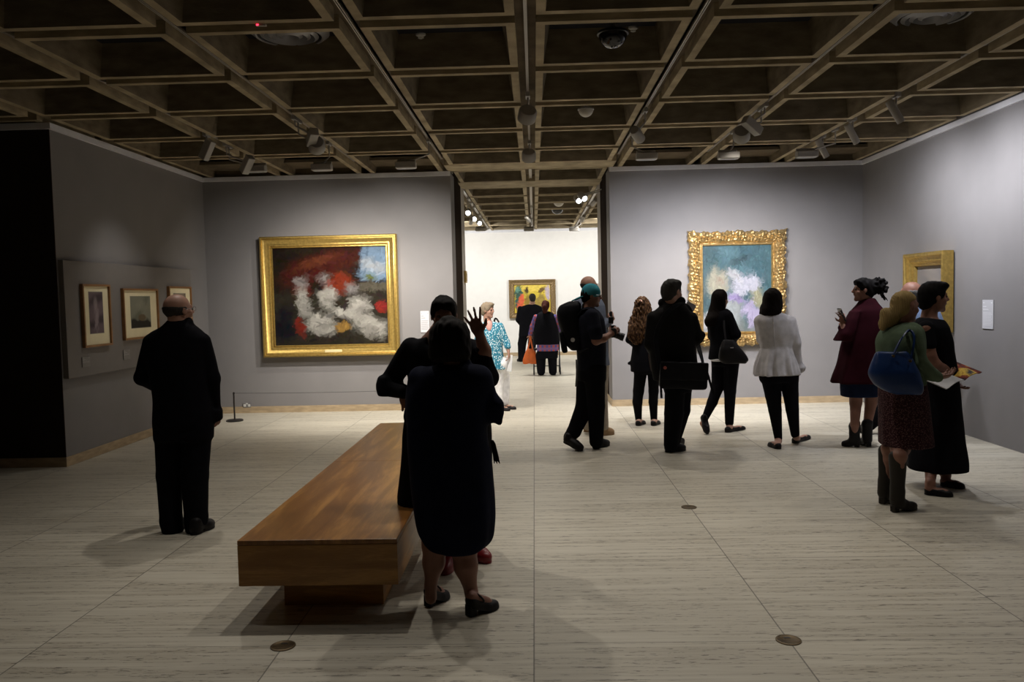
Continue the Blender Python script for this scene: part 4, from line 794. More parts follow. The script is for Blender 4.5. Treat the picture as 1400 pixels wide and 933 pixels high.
LAMPS = r'''
# wall washers and spots hung from the tracks near the front wall
lamp(440, 229, 'wash', (-3.3, 11.7, 1.2), 'flat wall-washer lamp above the left part of the large painting', 3.20, power=150, ang=104, blend=1)
lamp(555, 226, 'wash', (-2.0, 11.7, 1.2), 'flat wall-washer lamp above the right part of the large painting', 3.20, power=340, ang=104, blend=1)
lamp(884, 214, 'wash', (1.9, 11.7, 1.2), 'flat wall-washer lamp just right of the doorway', 3.20, color=COOL, power=280, ang=104, blend=1)
lamp(996, 213, 'wash', (2.9, 11.7, 1.2), 'flat wall-washer lamp above the ornate gilt frame', 3.20, color=COOL, power=280, ang=104, blend=1)
lamp(1103, 211, 'wash', (3.9, 11.7, 1.2), 'flat wall-washer lamp right of the ornate gilt frame', 3.20, color=COOL, power=60, ang=95)
lamp(350, 231, 'wash', (-4.0, 11.7, 2.0), 'flat wall-washer lamp nearest the left corner', 3.20)
lamp(283, 205, 'box', (-4.75, 9.2, 1.15), 'square spotlight left of the others, turned to the left wall', 3.24, power=34, ang=74, blend=1)
lamp(338, 225, 'box', (-4.8, 10.6, 1.3), 'square spotlight close to the left corner', 3.24)
lamp(427, 188, 'box', (-4, 11.7, 1.6), 'square spotlight paired with a drum lamp, left side', 3.28)
lamp(433, 199, 'drum', (-2.9, 11.7, 1.6), 'round drum lamp on the second left track', 3.22, power=150, ang=50, color=WARM)
lamp(721, 157, 'drum', (-1.0, 12, .2), 'drum lamp on the centre track, nearer one', 3.30, power=0)
lamp(723, 213, 'drum', (0, 13, 0), 'drum lamp on the centre track, further one', 3.32, power=0)
lamp(871, 184, 'can', (2.9, 11.7, 1.7), 'can spotlight on the first track right of centre', 3.24, power=110, ang=48, color=WARM)
lamp(1014, 184, 'drum', (2.9, 11.7, 1.3), 'bright drum lamp on the second track right of centre', 3.22, power=110, ang=54, color=WARM)
lamp(1028, 172, 'box', (4.7, 9.5, 1.6), 'square spotlight just above the bright drum lamp', 3.28, power=0)
lamp(1125, 205, 'tube', (4.7, 10.2, 1.2), 'slim tube spotlight close to the right corner', 3.22, power=0)
lamp(1166, 185, 'tube', (4.7, 9.6, 1.6), 'slim tube spotlight, second from the right corner', 3.22, color=COOL, power=100, ang=150, blend=1)
lamp(1225, 155, 'tube', (4.7, 8.2, 1.5), 'slim tube spotlight, nearest one at the right wall', 3.22, color=COOL, power=190, ang=156, blend=1)
# far room
for k, (px, py, lb) in enumerate(((640, 290, 'upper left lit spotlight in the far room'), (648, 299, 'second lit spotlight of the left cluster in the far room'), (655, 305, 'lowest lit spotlight of the left cluster in the far room'), (790, 272, 'lit spotlight right of the dome in the far room'), (796, 269, 'lit spotlight at the far room, rightmost of the bright pair'))):
    lamp(px, py, 'can', (-1+k*.8, 10.5, 1.5) , lb, 3.20, group='lit spotlights in the far room', lit=True)
for k, (px, py, lb) in enumerate(((644, 303, 'white tube spotlight in the far room, left'), (812, 277, 'grey can spotlight high on the right in the far room'), (797, 299, 'grey can spotlight low on the right in the far room'), (722, 300, 'small spotlight on the middle track of the far room'))):
    lamp(px, py, 'tube', (-2+k*1.2, 22, 1.5), lb, 3.22, group='unlit spotlights in the far room')
for k, (px, lb) in enumerate(((657, 'left'), (723, 'middle'), (785, 'right'))):
    lamp(px, 314, 'wash', (0, 22, 1.5), 'wall-washer lamp at the far end of the %s track' % lb, 3.22, group='wall washers at the far wall', power=0)
def spot(loc, tgt, power, ang, blend=.9, color=WARM, rad=.08):
    ld = bpy.data.lights.new('spot', 'SPOT'); ld.energy = power; ld.spot_size = math.radians(ang); ld.spot_blend = blend; ld.shadow_soft_size = rad; ld.color = color
    lo = bpy.data.objects.new('spot_light', ld); COL.objects.link(lo); lo.location = loc; lo.rotation_euler = (Vector(tgt)-Vector(loc)).to_track_quat('-Z', 'Y').to_euler()
# far room wash along its walls and floor
for x in (-4.5, -1.6, 1.6, 4.5): spot((x, 19.2, 3.3), (x, 22.2, 1.4), 350, 120, color=(1, .98, .94))
for x in (-3, 0, 3): spot((x, 16.5, 3.3), (x, 17.0, 0), 330, 130, color=(1, .97, .92))
spot((-2.5, 15.5, 3.3), (0, 13.0, 0), 120, 90); spot((0, 14.5, 3.35), (0, 12.3, 0), 60, 110)
# downlights over the floor, hung on the tracks
for (i_, y, tx, ty, pw, an) in ((-2, 6.25, -2.6, 5.3, 56, 112), (-1, 5.15, -1.0, 4.2, 66, 112), (0, 5.2, -.1, 4.3, 58, 112), (1, 4.2, 1.6, 3.0, 18, 100), (3, 4.4, 3.0, 3.2, 26, 112), (-2, 4.3, -2.4, 3.2, 18, 100), (1, 9.05, 1.3, 8.0, 66, 115), (2, 7.0, 2.6, 6.1, 44, 115), (2, 9.3, 2.4, 8.6, 44, 112),
    (1, 5.6, 1.5, 4.5, 62, 115), (0, 8.3, -.1, 8.0, 56, 120), (3, 6.0, 3.1, 4.9, 40, 112), (-2, 9.2, -2.3, 9.0, 34, 110), (-1, 8.1, -1.5, 8.0, 40, 118), (-3, 4.6, -3.0, 3.8, 12, 110), (-2, 10.2, -2.3, 11.3, 90, 90), (-1, 10.2, -1.6, 11.2, 190, 95), (1, 10.3, 1.5, 11.2, 170, 95), (2, 10.3, 2.5, 11.2, 120, 95), (3, 10.3, 3.6, 11.1, 60, 95), (0, 10.3, 0, 11.2, 130, 110), (0, 12.4, 0, 12.6, 70, 130)):
    spot((XG+i_*SG, y, 3.42), (tx, ty, 0), pw, an, rad=.03)
'''
# ------------------------------------------------------------ setting
XG, SG, YG, ZC = -.0206, 1.1813, 5.4389, 3.45
XF = -.034
XL, XR, Y1, Y2, YB = -4.78, 4.70, 11.73, 13.98, 22.2
JL, JR = -1.173, 1.109; YL = 8.0
# floor
def travertine():
    m = mat('travertine', (.5, .46, .4), .42, .4); N, L, b = nodes(m)
    tc = N.new('ShaderNodeTexCoord'); sp = N.new('ShaderNodeSeparateXYZ'); L.new(tc.outputs['Object'], sp.inputs[0])
    def M_(op, a, bb=None, c=None):
        n = N.new('ShaderNodeMath'); n.operation = op
        for i, v in enumerate((a, bb, c)):
            if v is None: continue
            if isinstance(v, (int, float)): n.inputs[i].default_value = v
            else: L.new(v, n.inputs[i])
        return n.outputs[0]
    fx = M_('DIVIDE', M_('SUBTRACT', sp.outputs[0], XF-100*SG), SG); fy = M_('DIVIDE', M_('SUBTRACT', sp.outputs[1], 3.70-100*SG), SG)
    ix = M_('FLOOR', fx); iy = M_('FLOOR', fy); dx = M_('ABSOLUTE', M_('SUBTRACT', M_('FRACT', M_('ADD', fx, .5)), .5)); dy = M_('ABSOLUTE', M_('SUBTRACT', M_('FRACT', M_('ADD', fy, .5)), .5))
    jx = M_('LESS_THAN', dx, .0028); jy = M_('LESS_THAN', dy, .0018)
    sl = M_('ADD', M_('MULTIPLY', ix, 3.17), M_('MULTIPLY', iy, 7.31))
    cb = N.new('ShaderNodeCombineXYZ'); L.new(M_('MULTIPLY', sp.outputs[0], 1.0), cb.inputs[0]); L.new(M_('MULTIPLY', sp.outputs[1], 30), cb.inputs[1]); L.new(sl, cb.inputs[2])
    def noise(sc, det, v, rough=.6):
        n = N.new('ShaderNodeTexNoise'); n.inputs['Scale'].default_value = sc; n.inputs['Detail'].default_value = det; n.inputs['Roughness'].default_value = rough; L.new(v, n.inputs[0]); return n.outputs[0]
    n1 = noise(1.0, 6, cb.outputs[0], .65); cb2 = N.new('ShaderNodeCombineXYZ'); L.new(M_('MULTIPLY', sp.outputs[0], 14), cb2.inputs[0]); L.new(M_('MULTIPLY', sp.outputs[1], 110), cb2.inputs[1]); L.new(sl, cb2.inputs[2])
    n2 = noise(1.0, 4, cb2.outputs[0]); n3 = noise(.9, 2, tc.outputs['Object'])
    r = N.new('ShaderNodeValToRGB'); e = r.color_ramp.elements; e[0].position = .34; e[0].color = (.43, .39, .31, 1); e[1].position = .62; e[1].color = (.57, .535, .445, 1); L.new(n1, r.inputs[0])
    # dark elongated pores gathered on the veins
    pore = M_('MULTIPLY', M_('GREATER_THAN', n2, .59), M_('LESS_THAN', n1, .50)); tone = M_('MULTIPLY_ADD', n3, .3, .86)
    slab = N.new('ShaderNodeTexWhiteNoise'); slab.noise_dimensions = '1D'; L.new(sl, slab.inputs['W']); tone = M_('MULTIPLY', tone, M_('MULTIPLY_ADD', slab.outputs[0], .10, .95))
    dark = M_('SUBTRACT', tone, M_('MULTIPLY', pore, .58)); dark = M_('MULTIPLY', dark, M_('SUBTRACT', 1, M_('MULTIPLY', M_('MAXIMUM', jx, jy), .62)))
    v = N.new('ShaderNodeVectorMath'); v.operation = 'SCALE'; L.new(r.outputs[0], v.inputs[0]); L.new(dark, v.inputs['Scale']); L.new(v.outputs[0], b.inputs['Base Color'])
    L.new(M_('MULTIPLY_ADD', n1, .25, .34), b.inputs['Roughness'])
    return m
b = MB(); b.bb(-10, XR+.3, -4, YB+.3, -.3, 0); b.bb(-10, 10, Y2-.1, YB+.3, -.3, -.0005); struct('floor', b, travertine())
# ceiling : precast coffers with grooves between them
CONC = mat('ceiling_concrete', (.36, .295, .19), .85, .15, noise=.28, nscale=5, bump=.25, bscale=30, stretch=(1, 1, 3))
CONC2 = mat('coffer_shade_darkened', (.16, .128, .082), .85, .15, noise=.28, nscale=5, bump=.25, bscale=30, stretch=(1, 1, 3)); GROOVE = mat('ceiling_groove', (.15, .118, .078), .85, .1, noise=.2, nscale=6); SLAB = mat('ceiling_slab', (.03, .03, .036), .9, .1, noise=.2)  # CONC2: same concrete, base colour darkened to show the coffers' shaded insides
b = MB(); hg, rim, tp, dp = .070, .062, .05, .25
xs = [XG+i*SG for i in range(-9, 6)]
rows_ = [(YG+j*SG+hg, YG+(j+1)*SG-hg) for j in range(-8, 4)]+[(YG+4*SG+hg, 11.19)]
rows_ += [(11.78, 12.93)]
yj = 13.60
while yj < YB: rows_.append((yj+hg*0+.06, min(yj+SG-.08, YB+.2))); yj += SG
def coffer(x0, x1, y0, y1):
    z = ZC; o = [(x0, y0), (x1, y0), (x1, y1), (x0, y1)]; i = [(x0+rim, y0+rim), (x1-rim, y0+rim), (x1-rim, y1-rim), (x0+rim, y1-rim)]; t = [(x0+rim+tp, y0+rim+tp), (x1-rim-tp, y0+rim+tp), (x1-rim-tp, y1-rim-tp), (x0+rim+tp, y1-rim-tp)]
    V = [(*q, z) for q in o]+[(*q, z) for q in i]+[(*q, z+dp) for q in t]+[(*q, z+.09) for q in o]; F = []
    for k in range(4):
        n = (k+1) % 4; F += [(k, 4+k, 4+n, n), (k, n, 12+n, 12+k)]
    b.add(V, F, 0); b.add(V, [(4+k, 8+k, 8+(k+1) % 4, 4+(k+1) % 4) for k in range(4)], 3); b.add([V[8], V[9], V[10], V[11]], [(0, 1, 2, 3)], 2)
for (ya, yb) in rows_:
    for i in range(len(xs)-1):
        x0, x1 = xs[i]+hg, xs[i+1]-hg
        if x0 > XR+.2 and ya < Y1: continue
        if ya > 10 and yb < 11.3 and not (-2 < x0 < 0.2): yb_ = Y1+.1
        else: yb_ = yb
        coffer(x0, x1, ya, yb_)
for x in xs: b.bb(x-hg-.001, x+hg+.001, -4.2, YB+.3, ZC+.09, ZC+.13, 1)
prev = -4.2
for (ya, yb) in rows_+[(YB+.3, YB+.3)]:
    flat = ya-prev > .3 and prev > 10
    if flat: b.bb(XG-SG-.0, XG+SG+.0, prev+.0, ya-.07, ZC-.004, ZC+.12, 0)
    b.bb(-10, 6, prev-.001, ya+.001, ZC+.091, ZC+.131, 1); prev = yb
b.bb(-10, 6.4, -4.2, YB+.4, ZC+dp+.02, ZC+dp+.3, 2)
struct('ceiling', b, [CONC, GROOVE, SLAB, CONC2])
# walls
GREY = mat('paint_grey', (.235, .225, .225), .85, .05, noise=.03, nscale=3, bump=.03, bscale=120); WHITE = mat('paint_white', (.80, .79, .77), .7, .2, noise=.02); DARK = mat('wall_darkened_for_shade', (.035, .027, .022), .95, .0, noise=.06)
LIN = mat('jamb_lining', (.42, .38, .34), .6, .2, noise=.04); STONE = mat('travertine_skirting', (.42, .32, .20), .55, .3, noise=.2, nscale=7, stretch=(1, 1, 4)); TRIM = mat('wall_top_channel', (.72, .72, .76), .5, .3, noise=.04)
HW = 3.44
b = MB(); b.bb(XL-.3, XL, YL+.01, Y1+.52, 0, HW); struct('wall_left', b, GREY)
b = MB(); b.bb(-10, XL, YL, YL+.01, 0, HW); b.bb(-10, XL-.3, YL+.01, YL+.3, 0, HW); struct('wall_left_return', b, DARK)  # grey wall out of the lamps' reach, its shadow baked into a near-black colour
b = MB(); b.bb(XL, JL, Y1, Y1+.52, 0, HW); struct('wall_front_left', b, GREY)
b = MB(); b.bb(JR, XR, Y1, Y1+.52, 0, HW); struct('wall_front_right', b, GREY)
b = MB(); b.bb(XR, XR+.3, -4, Y1+.52, 0, HW+.1); struct('wall_right', b, GREY)
b = MB(); b.bb(-10.2, XR+.3, -4.2, -4, 0, HW+.3); struct('wall_behind', b, GREY)
b = MB(); b.bb(-10.2, -10, -4.2, YL+.3, 0, HW+.3); struct('wall_far_left', b, GREY)
b = MB(); b.bb(-6, JL-.0, Y1+.52, 13.36, 0, ZC+.1); b.bb(JR, 6.3, Y1+.52, 13.36, 0, ZC+.1); struct('wall_passage', b, DARK)  # recess shade between the linings painted in with the dark material
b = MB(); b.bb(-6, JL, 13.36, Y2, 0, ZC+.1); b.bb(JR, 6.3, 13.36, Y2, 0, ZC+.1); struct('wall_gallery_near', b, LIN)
b = MB(); b.bb(-6.3, 6.6, YB, YB+.3, 0, ZC+.1); struct('wall_gallery_back', b, WHITE)
b = MB(); b.bb(-6.3, -6, Y2-.6, YB+.3, 0, ZC+.1); struct('wall_gallery_left', b, WHITE)
b = MB(); b.bb(6.3, 6.6, Y2-.6, YB+.3, 0, ZC+.1); struct('wall_gallery_right', b, WHITE)
def base(name, x0, x1, y0, y1): b = MB(); b.bb(x0, x1, y0, y1, 0, .095); struct(name, b, STONE)
base('baseboard_left', XL, XL+.012, YL, Y1-.012); base('baseboard_left_return', -10, XL+.012, YL-.012, YL); base('baseboard_front_left', XL, JL+.0, Y1-.012, Y1); base('baseboard_front_right', JR, XR, Y1-.012, Y1); base('baseboard_gallery', -6, 6.3, YB-.012, YB); base('baseboard_passage_right', JR-.012, JR, Y1, Y2); base('baseboard_passage_left', JL, JL+.012, Y1, Y2)
def trimb(n, x0, x1, y0, y1): b = MB(); b.bb(x0, x1, y0, y1, HW-.055, HW+.006); struct('trim_%d' % n, b, TRIM)
trimb(1, XL, XL+.03, YL, Y1-.03); trimb(2, XL, JL, Y1-.03, Y1); trimb(3, JR, XR, Y1-.03, Y1); trimb(4, XR-.03, XR, -4, Y1-.03); trimb(5, -10, XL+.03, YL-.03, YL); trimb(6, -6, 6.3, YB-.03, YB)
# ------------------------------------------------------------ frames and pictures
GOLD = mat('gilt_gold', (.50, .34, .095), .42, .5, .75, noise=.18, nscale=30, bump=.1, bscale=60); GOLD2 = mat('gilt_pale', (.46, .32, .14), .42, .5, .8, noise=.25, nscale=24, bump=.2, bscale=70); BRONZE = mat('gilt_bronze', (.22, .15, .07), .45, .5, .5, noise=.3, nscale=40, bump=.3, bscale=60)
WOODF = mat('oak_frame', (.25, .12, .04), .45, .4, noise=.15, nscale=12); MATB = mat('mount_board', (.78, .70, .47), .85, .15, noise=.03)
def frame_mesh(w, h, prof, div=1, disp=None):
    """prof: (inset from outer edge, height off the wall).  local: x right, z up, y towards the viewer negative"""
    loops = []
    for (ins, ht) in prof:
        a, c = w/2-ins, h/2-ins; cor = [(-a, -c), (a, -c), (a, c), (-a, c)]; L = []
        for k in range(4):
            p0, p1 = cor[k], cor[(k+1) % 4]
            for i in range(div): t = i/div; L.append([p0[0]+(p1[0]-p0[0])*t, -ht, p0[1]+(p1[1]-p0[1])*t])
        loops.append(L)
    V = np.array(loops); n = V.shape[1]; V = V.reshape(-1, 3)
    if disp is not None: V = disp(V)
    F = []
    for i in range(len(prof)-1):
        for k in range(n): a = i*n+k; c = i*n+(k+1) % n; F.append((a, c, c+n, a+n))
    b = MB(); b.add(V, F); return b
def picture(name, w, h, fn, parent, y, nx=150):
    """flat canvas with its paint laid into a colour attribute"""
    ny = max(8, int(nx*h/w)); U, Vv = np.meshgrid(np.linspace(0, 1, nx+1), np.linspace(0, 1, ny+1)); V = np.stack([(U-.5)*w, np.full_like(U, y), (Vv-.5)*h], -1).reshape(-1, 3)
    i = np.arange(nx*ny); a = (i//nx)*(nx+1)+i % nx; Q = np.stack([a, a+1, a+nx+2, a+nx+1], 1)
    C = fn(U, 1-Vv).reshape(-1, 3); m = mat(name+'_paint', (.5, .5, .5), .8, .06, bump=.03, bscale=90); N, L, bs = nodes(m); at_ = N.new('ShaderNodeAttribute'); at_.attribute_name = 'paint'; L.new(at_.outputs['Color'], bs.inputs['Base Color'])
    o = np_mesh(name, V, Q, m, parent); ca = o.data.attributes.new('paint', 'FLOAT_COLOR', 'POINT'); ca.data.foreach_set('color', np.concatenate([np.clip(C, 0, 1), np.ones((len(C), 1))], 1).astype(np.float32).ravel()); return o
def sm(x, a, b): t = np.clip((x-a)/(b-a), 0, 1); return t*t*(3-2*t)
def nz(u, v, s, f=6): r = np.random.default_rng(s); return sum(np.sin(u*r.normal()*f*k+v*r.normal()*f*k+r.uniform(0, 6)+np.sin(v*f*r.uniform(.3, 1)*k))/k for k in (1, 1.7, 2.9, 4.7, 7))/2.6
def strokes(C, u, v, n, L, w, seed, jit=.10, dirn=None):
    """overpaint a layout with short ragged brush strokes"""
    r = np.random.default_rng(seed); ny, nx = u.shape; C = C.copy(); src = C.copy()
    for _ in range(n):
        x, y = r.uniform(0, 1, 2); yr = 1-y; ci = src[int(yr*(ny-1)), int(x*(nx-1))]*(1+jit*r.normal())+jit*.12*r.normal(size=3)*src.mean(); a = r.uniform(0, PI) if dirn is None else dirn(x, y)+r.normal()*.35
        l = L*r.uniform(.5, 1.4); ww = w*r.uniform(.5, 1.3); m = int(l*nx)+2; i0, i1 = max(0, int(yr*ny)-int(l*ny)-2), int(yr*ny)+int(l*ny)+2; j0, j1 = max(0, int(x*nx)-m), int(x*nx)+m
        U = (u[i0:i1, j0:j1]-x)*math.cos(a)+(v[i0:i1, j0:j1]-y)*math.sin(a); V = -(u[i0:i1, j0:j1]-x)*math.sin(a)+(v[i0:i1, j0:j1]-y)*math.cos(a); V = V+.25*ww*np.sin(U/l*5+x*40)
        k = (np.clip(1.25-(U/l)**2-(V/ww)**2, 0, .35)/.35)*.8; C[i0:i1, j0:j1] = C[i0:i1, j0:j1]*(1-k[..., None])+ci*k[..., None]
    return C
class Paint:
    def __init__(s, u, v, c): s.u, s.v = u, v; s.C = np.ones(u.shape+(3,))*np.array(c)
    def lay(s, mask, c): c = np.array(c, float); s.C = s.C*(1-mask[..., None])+c*mask[..., None]
    def blob(s, x, y, rx, ry, c, rot=0, seed=0, rag=.18, soft=.25, op=1):
        a = math.radians(rot); U = (s.u-x)*math.cos(a)+(s.v-y)*math.sin(a); V = -(s.u-x)*math.sin(a)+(s.v-y)*math.cos(a); d = np.sqrt((U/rx)**2+(V/ry)**2)+rag*nz(s.u, s.v, seed, 14); s.lay((1-sm(d, 1-soft, 1+soft*.3))*op, c)
def pictA(u, v):   # dark ground, deep red sweep, pale drifting masses, corner of sky
    P = Paint(u, v, (.016, .010, .007)); P.lay(sm(nz(u, v, 3), -.1, .9)*.6, (.030, .020, .012)); P.lay(sm(v, .42, .5)*.7, (.030, .026, .018))
    P.blob(.42, .20, .42, .15, (.060, .012, .008), -18, 1, .3, .5); P.blob(.40, .14, .22, .05, (.13, .035, .015), -20, 2, .4, .7, .8); P.blob(.56, .38, .18, .12, (.17, .025, .010), -42, 3, .3, .5); P.blob(.26, .42, .10, .12, (.09, .014, .008), 0, 37, .4, .6)
    P.lay(sm(u+.05*nz(u, v, 5, 8), .75, .80)*(1-sm(v, .33, .37)), (.15, .22, .31)); P.blob(.88, .20, .13, .08, (.32, .34, .36), 10, 6, .5, .8); P.blob(.86, .32, .08, .05, (.09, .11, .03), 0, 7, .5, .6)
    P.lay(sm(u, .72, .78)*sm(v, .36, .38)*(1-sm(v, .44, .47)), (.085, .075, .055))
    for x, y, rx, ry, rot, sd in ((.26, .56, .07, .17, -8, 11), (.40, .78, .12, .17, -40, 18), (.47, .50, .11, .14, 8, 12), (.74, .62, .10, .15, 30, 13), (.84, .82, .15, .14, 12, 17), (.60, .68, .14, .05, 18, 16)):
        P.blob(x, y, rx, ry, (.37, .355, .315), rot, sd, .42, .5); P.blob(x+.02, y+.04, rx*.6, ry*.5, (.22, .205, .185), rot, sd+20, .7, .9, .7)
    for x, y, sd in ((.24, .36, 3), (.44, .32, 4), (.67, .42, 5)): P.blob(x, y, .075, .075, (.26, .24, .23), 30*sd, sd, .5, .8, .8)
    P.blob(.94, .62, .06, .08, (.20, .02, .015), 0, 31, .4); P.blob(.22, .82, .06, .10, (.17, .02, .012), 0, 32, .4); P.blob(.60, .82, .09, .06, (.28, .16, .04), 0, 33, .4); P.blob(.08, .8, .12, .22, (.008, .008, .012), 0, 34, .3, .6)
    return strokes(P.C*.70, u, v, 1500, .035, .011, 5, .16)
def pictB(u, v):   # blue-green ground with drifting pale lilac and cream masses
    P = Paint(u, v, (.085, .16, .19)); P.lay(sm(nz(u, v, 3, 5), -.2, .9)*.7, (.14, .24, .28)); P.lay((1-sm(u, .05, .35))*.6, (.09, .13, .14)); P.lay(sm(v+.1*nz(u, v, 8), .82, .95)*.7, (.30, .31, .29))
    P.blob(.26, .46, .22, .20, (.40, .38, .30), 25, 4, .45, .6); P.blob(.80, .62, .10, .20, (.38, .37, .25), -25, 14, .4, .6); P.blob(.24, .40, .08, .05, (.32, .18, .16), 30, 15, .6, .9, .6)
    P.blob(.60, .46, .27, .13, (.55, .55, .64), -14, 5, .4, .5); P.blob(.47, .36, .16, .07, (.50, .50, .52), 35, 6, .5, .8); P.blob(.42, .76, .22, .20, (.38, .41, .42), 30, 7, .4, .5); P.blob(.74, .82, .13, .24, (.50, .45, .64), -40, 8, .4, .5); P.blob(.10, .9, .18, .14, (.54, .54, .56), 0, 9, .4, .6); P.blob(.50, .62, .20, .04, (.34, .28, .50), 16, 10, .5, .6)
    P.blob(.55, .17, .20, .05, (.05, .07, .08), -20, 12, .6, .9, .7)
    return strokes(P.C*.58, u, v, 1300, .04, .012, 6, .12)  # whole canvas darkened, bright lamplight would blow out its whites
def pictC(u, v):   # patches of yellow, ochre, orange and green
    P = Paint(u, v, (.55, .42, .06)); P.blob(.5, .1, .6, .15, (.65, .5, .10), 0, 1); P.blob(.12, .5, .12, .5, (.05, .10, .08), 0, 2); P.blob(.18, .65, .09, .35, (.60, .12, .06), 10, 3); P.blob(.42, .7, .17, .42, (.25, .17, .04), 0, 4); P.blob(.72, .7, .16, .40, (.30, .22, .06), 0, 5); P.blob(.55, .85, .3, .12, (.12, .09, .05), 0, 6); P.blob(.1, .18, .07, .1, (.12, .25, .2), 0, 7); P.blob(.92, .3, .06, .3, (.45, .38, .45), 0, 8); P.blob(.33, .2, .07, .14, (.07, .05, .03), 0, 9); P.blob(.75, .2, .06, .12, (.16, .10, .04), 40, 10, .4)
    return strokes(P.C, u, v, 500, .05, .02, 7, .12)
def pictD(u, v):
    P = Paint(u, v, (.24, .22, .21)); P.lay(sm(nz(u, v, 3, 4), -.3, .9)*.7, (.34, .30, .26)); P.lay(sm(v, .55, .8)*.6, (.30, .29, .28)); P.blob(.7, .5, .08, .16, (.02, .02, .025), 8, 5, .2); P.blob(.55, .75, .25, .05, (.16, .15, .15), 0, 6, .3)
    return P.C
def printL(sd, tone):
    def f(u, v):
        P = Paint(u, v, tone); P.lay(sm(nz(u, v, sd, 5), -.1, .8)*.7, tuple(t*.55 for t in tone)); P.lay(sm(v+.12*nz(u, v, sd+3, 6), .68, .8), (.04, .035, .03)); P.blob(.55, .68, .22, .12, (.14, .11, .07), 0, sd+5, .1); P.blob(.5, .3, .35, .2, tuple(min(1, t*1.2) for t in tone), 0, sd+7, .4, .8, .6); return P.C
    return f
def printR(u, v):
    P = Paint(u, v, (.16, .12, .13)); P.lay(sm(nz(u, v, 21, 7), -.2, .7)*.8, (.05, .04, .045)); P.blob(.5, .65, .2, .35, (.26, .21, .22), 10, 22, .4, .7); P.blob(.45, .3, .15, .2, (.30, .25, .25), 0, 25, .4, .8, .6); return P.C
def hang(name, label, cat, cx, cy, cz, rz, group=None):
    r = empty(name, (cx, cy, cz), label, cat, group); r.rotation_euler = (0, 0, rz); return r
PA = [(0, 0), (0, .09), (.012, .105), (.03, .105), (.04, .085), (.05, .09), (.075, .07), (.11, .055), (.125, .062), (.14, .058), (.15, .040), (.162, .046), (.172, .030), (.172, .01)]
r = hang('painting', 'large dark red and white painting in a wide polished gold frame, left of the doorway', 'painting', -2.955, Y1-.03, 1.693, 0)
frame_mesh(1.985, 1.745, [(a*.98, c) for a, c in PA]).build('frame', GOLD, r, True)
b = MB()   # beading
for k in range(76):
    for s_ in (-1, 1): b.box((-.83+1.66*k/75, -.050, s_*.715), (.012, .012, .010))
for k in range(64):
    for s_ in (-1, 1): b.box((s_*.835, -.050, -.70+1.40*k/63), (.010, .012, .012))
b.build('beading', GOLD, r)
picture('canvas', 1.66, 1.42, pictA, r, -.02, 220); b = MB(); b.box((.03, -.075, -.80), (.25, .012, .045), bev=.004); b.build('nameplate', mat('brass_plate', (.8, .68, .38), .5, .5, .2), r)
# ornate carved frame
r = hang('painting', 'tall pale lilac and cream painting on a blue-green ground in an ornate carved gilt frame', 'painting', 2.905, Y1-.03, 1.67, 0)
W, H_ = 1.37, 1.63
prof = [(0, 0)]+[(.17*t, .03+.075*math.sin(PI*min(1, t*1.05))**.7) for t in np.linspace(0, 1, 22)]+[(.18, .045), (.19, .05), (.20, .03), (.205, .01)]
def carve(V):
    rr_ = np.random.default_rng(4); x, z = V[:, 0], V[:, 2]; ed = np.minimum(W/2-np.abs(x), H_/2-np.abs(z)); msk = np.clip(np.sin(PI*np.clip(ed/.17, 0, 1)), 0, 1)+(ed < .03)*.5
    t = np.where(W/2-np.abs(x) < H_/2-np.abs(z), z, x); n = np.sin(t*46+6*np.sin(ed*30))*np.cos(ed*62+3*np.sin(t*17))+.8*np.sin(t*97+ed*120)*np.sin(ed*90-t*40)+.6*np.sin(t*23+1); out = V.copy(); out[:, 1] -= msk*(.016*n); edge = (ed < .04)
    s = .010*np.sin(t*38)+.006*np.sin(t*91+1); cb_ = np.exp(-((np.abs(x)-W/2)**2+(np.abs(z)-H_/2)**2)/.010)*.022+np.exp(-(np.minimum(np.abs(x), np.abs(z))**2)/.012)*.014*edge
    out[:, 0] += np.sign(x)*edge*(s+cb_)*(W/2-np.abs(x) < .045); out[:, 2] += np.sign(z)*edge*(s+cb_)*(H_/2-np.abs(z) < .045); return out
frame_mesh(W, H_, prof, 150, carve).build('frame', GOLD2, r, True)
picture('canvas', W-.39, H_-.39, pictB, r, -.02, 200)
r = hang('painting', 'yellow and ochre painting in a carved bronze frame on the white back wall', 'painting', -.05, YB-.02, 1.56, 0)
sc_ = (YB-.1)/20
frame_mesh(1.155*sc_, .95*sc_, [(0, 0), (0, .06), (.03, .075), (.06, .055), (.10, .045), (.13, .055), (.145, .035), (.15, .01)], 60, lambda V: V+np.stack([V[:, 0]*0, -.006*np.sin(V[:, 0]*90)*np.sin(V[:, 2]*90), V[:, 0]*0], 1)).build('frame', BRONZE, r, True)
picture('canvas', 1.155*sc_-.28, .95*sc_-.28, pictC, r, -.02, 90)
r = hang('painting', 'grey painting in a deep stepped gilt frame on the right wall', 'painting', XR-.02, 9.67, 1.575, -PI/2)
frame_mesh(.98, .92, [(0, 0), (0, .115), (.015, .125), (.04, .120), (.055, .095), (.085, .080), (.10, .085), (.12, .06), (.15, .05), (.16, .02), (.16, .01)]).build('frame', GOLD, r, True)
picture('canvas', .68, .62, pictD, r, -.015, 90)
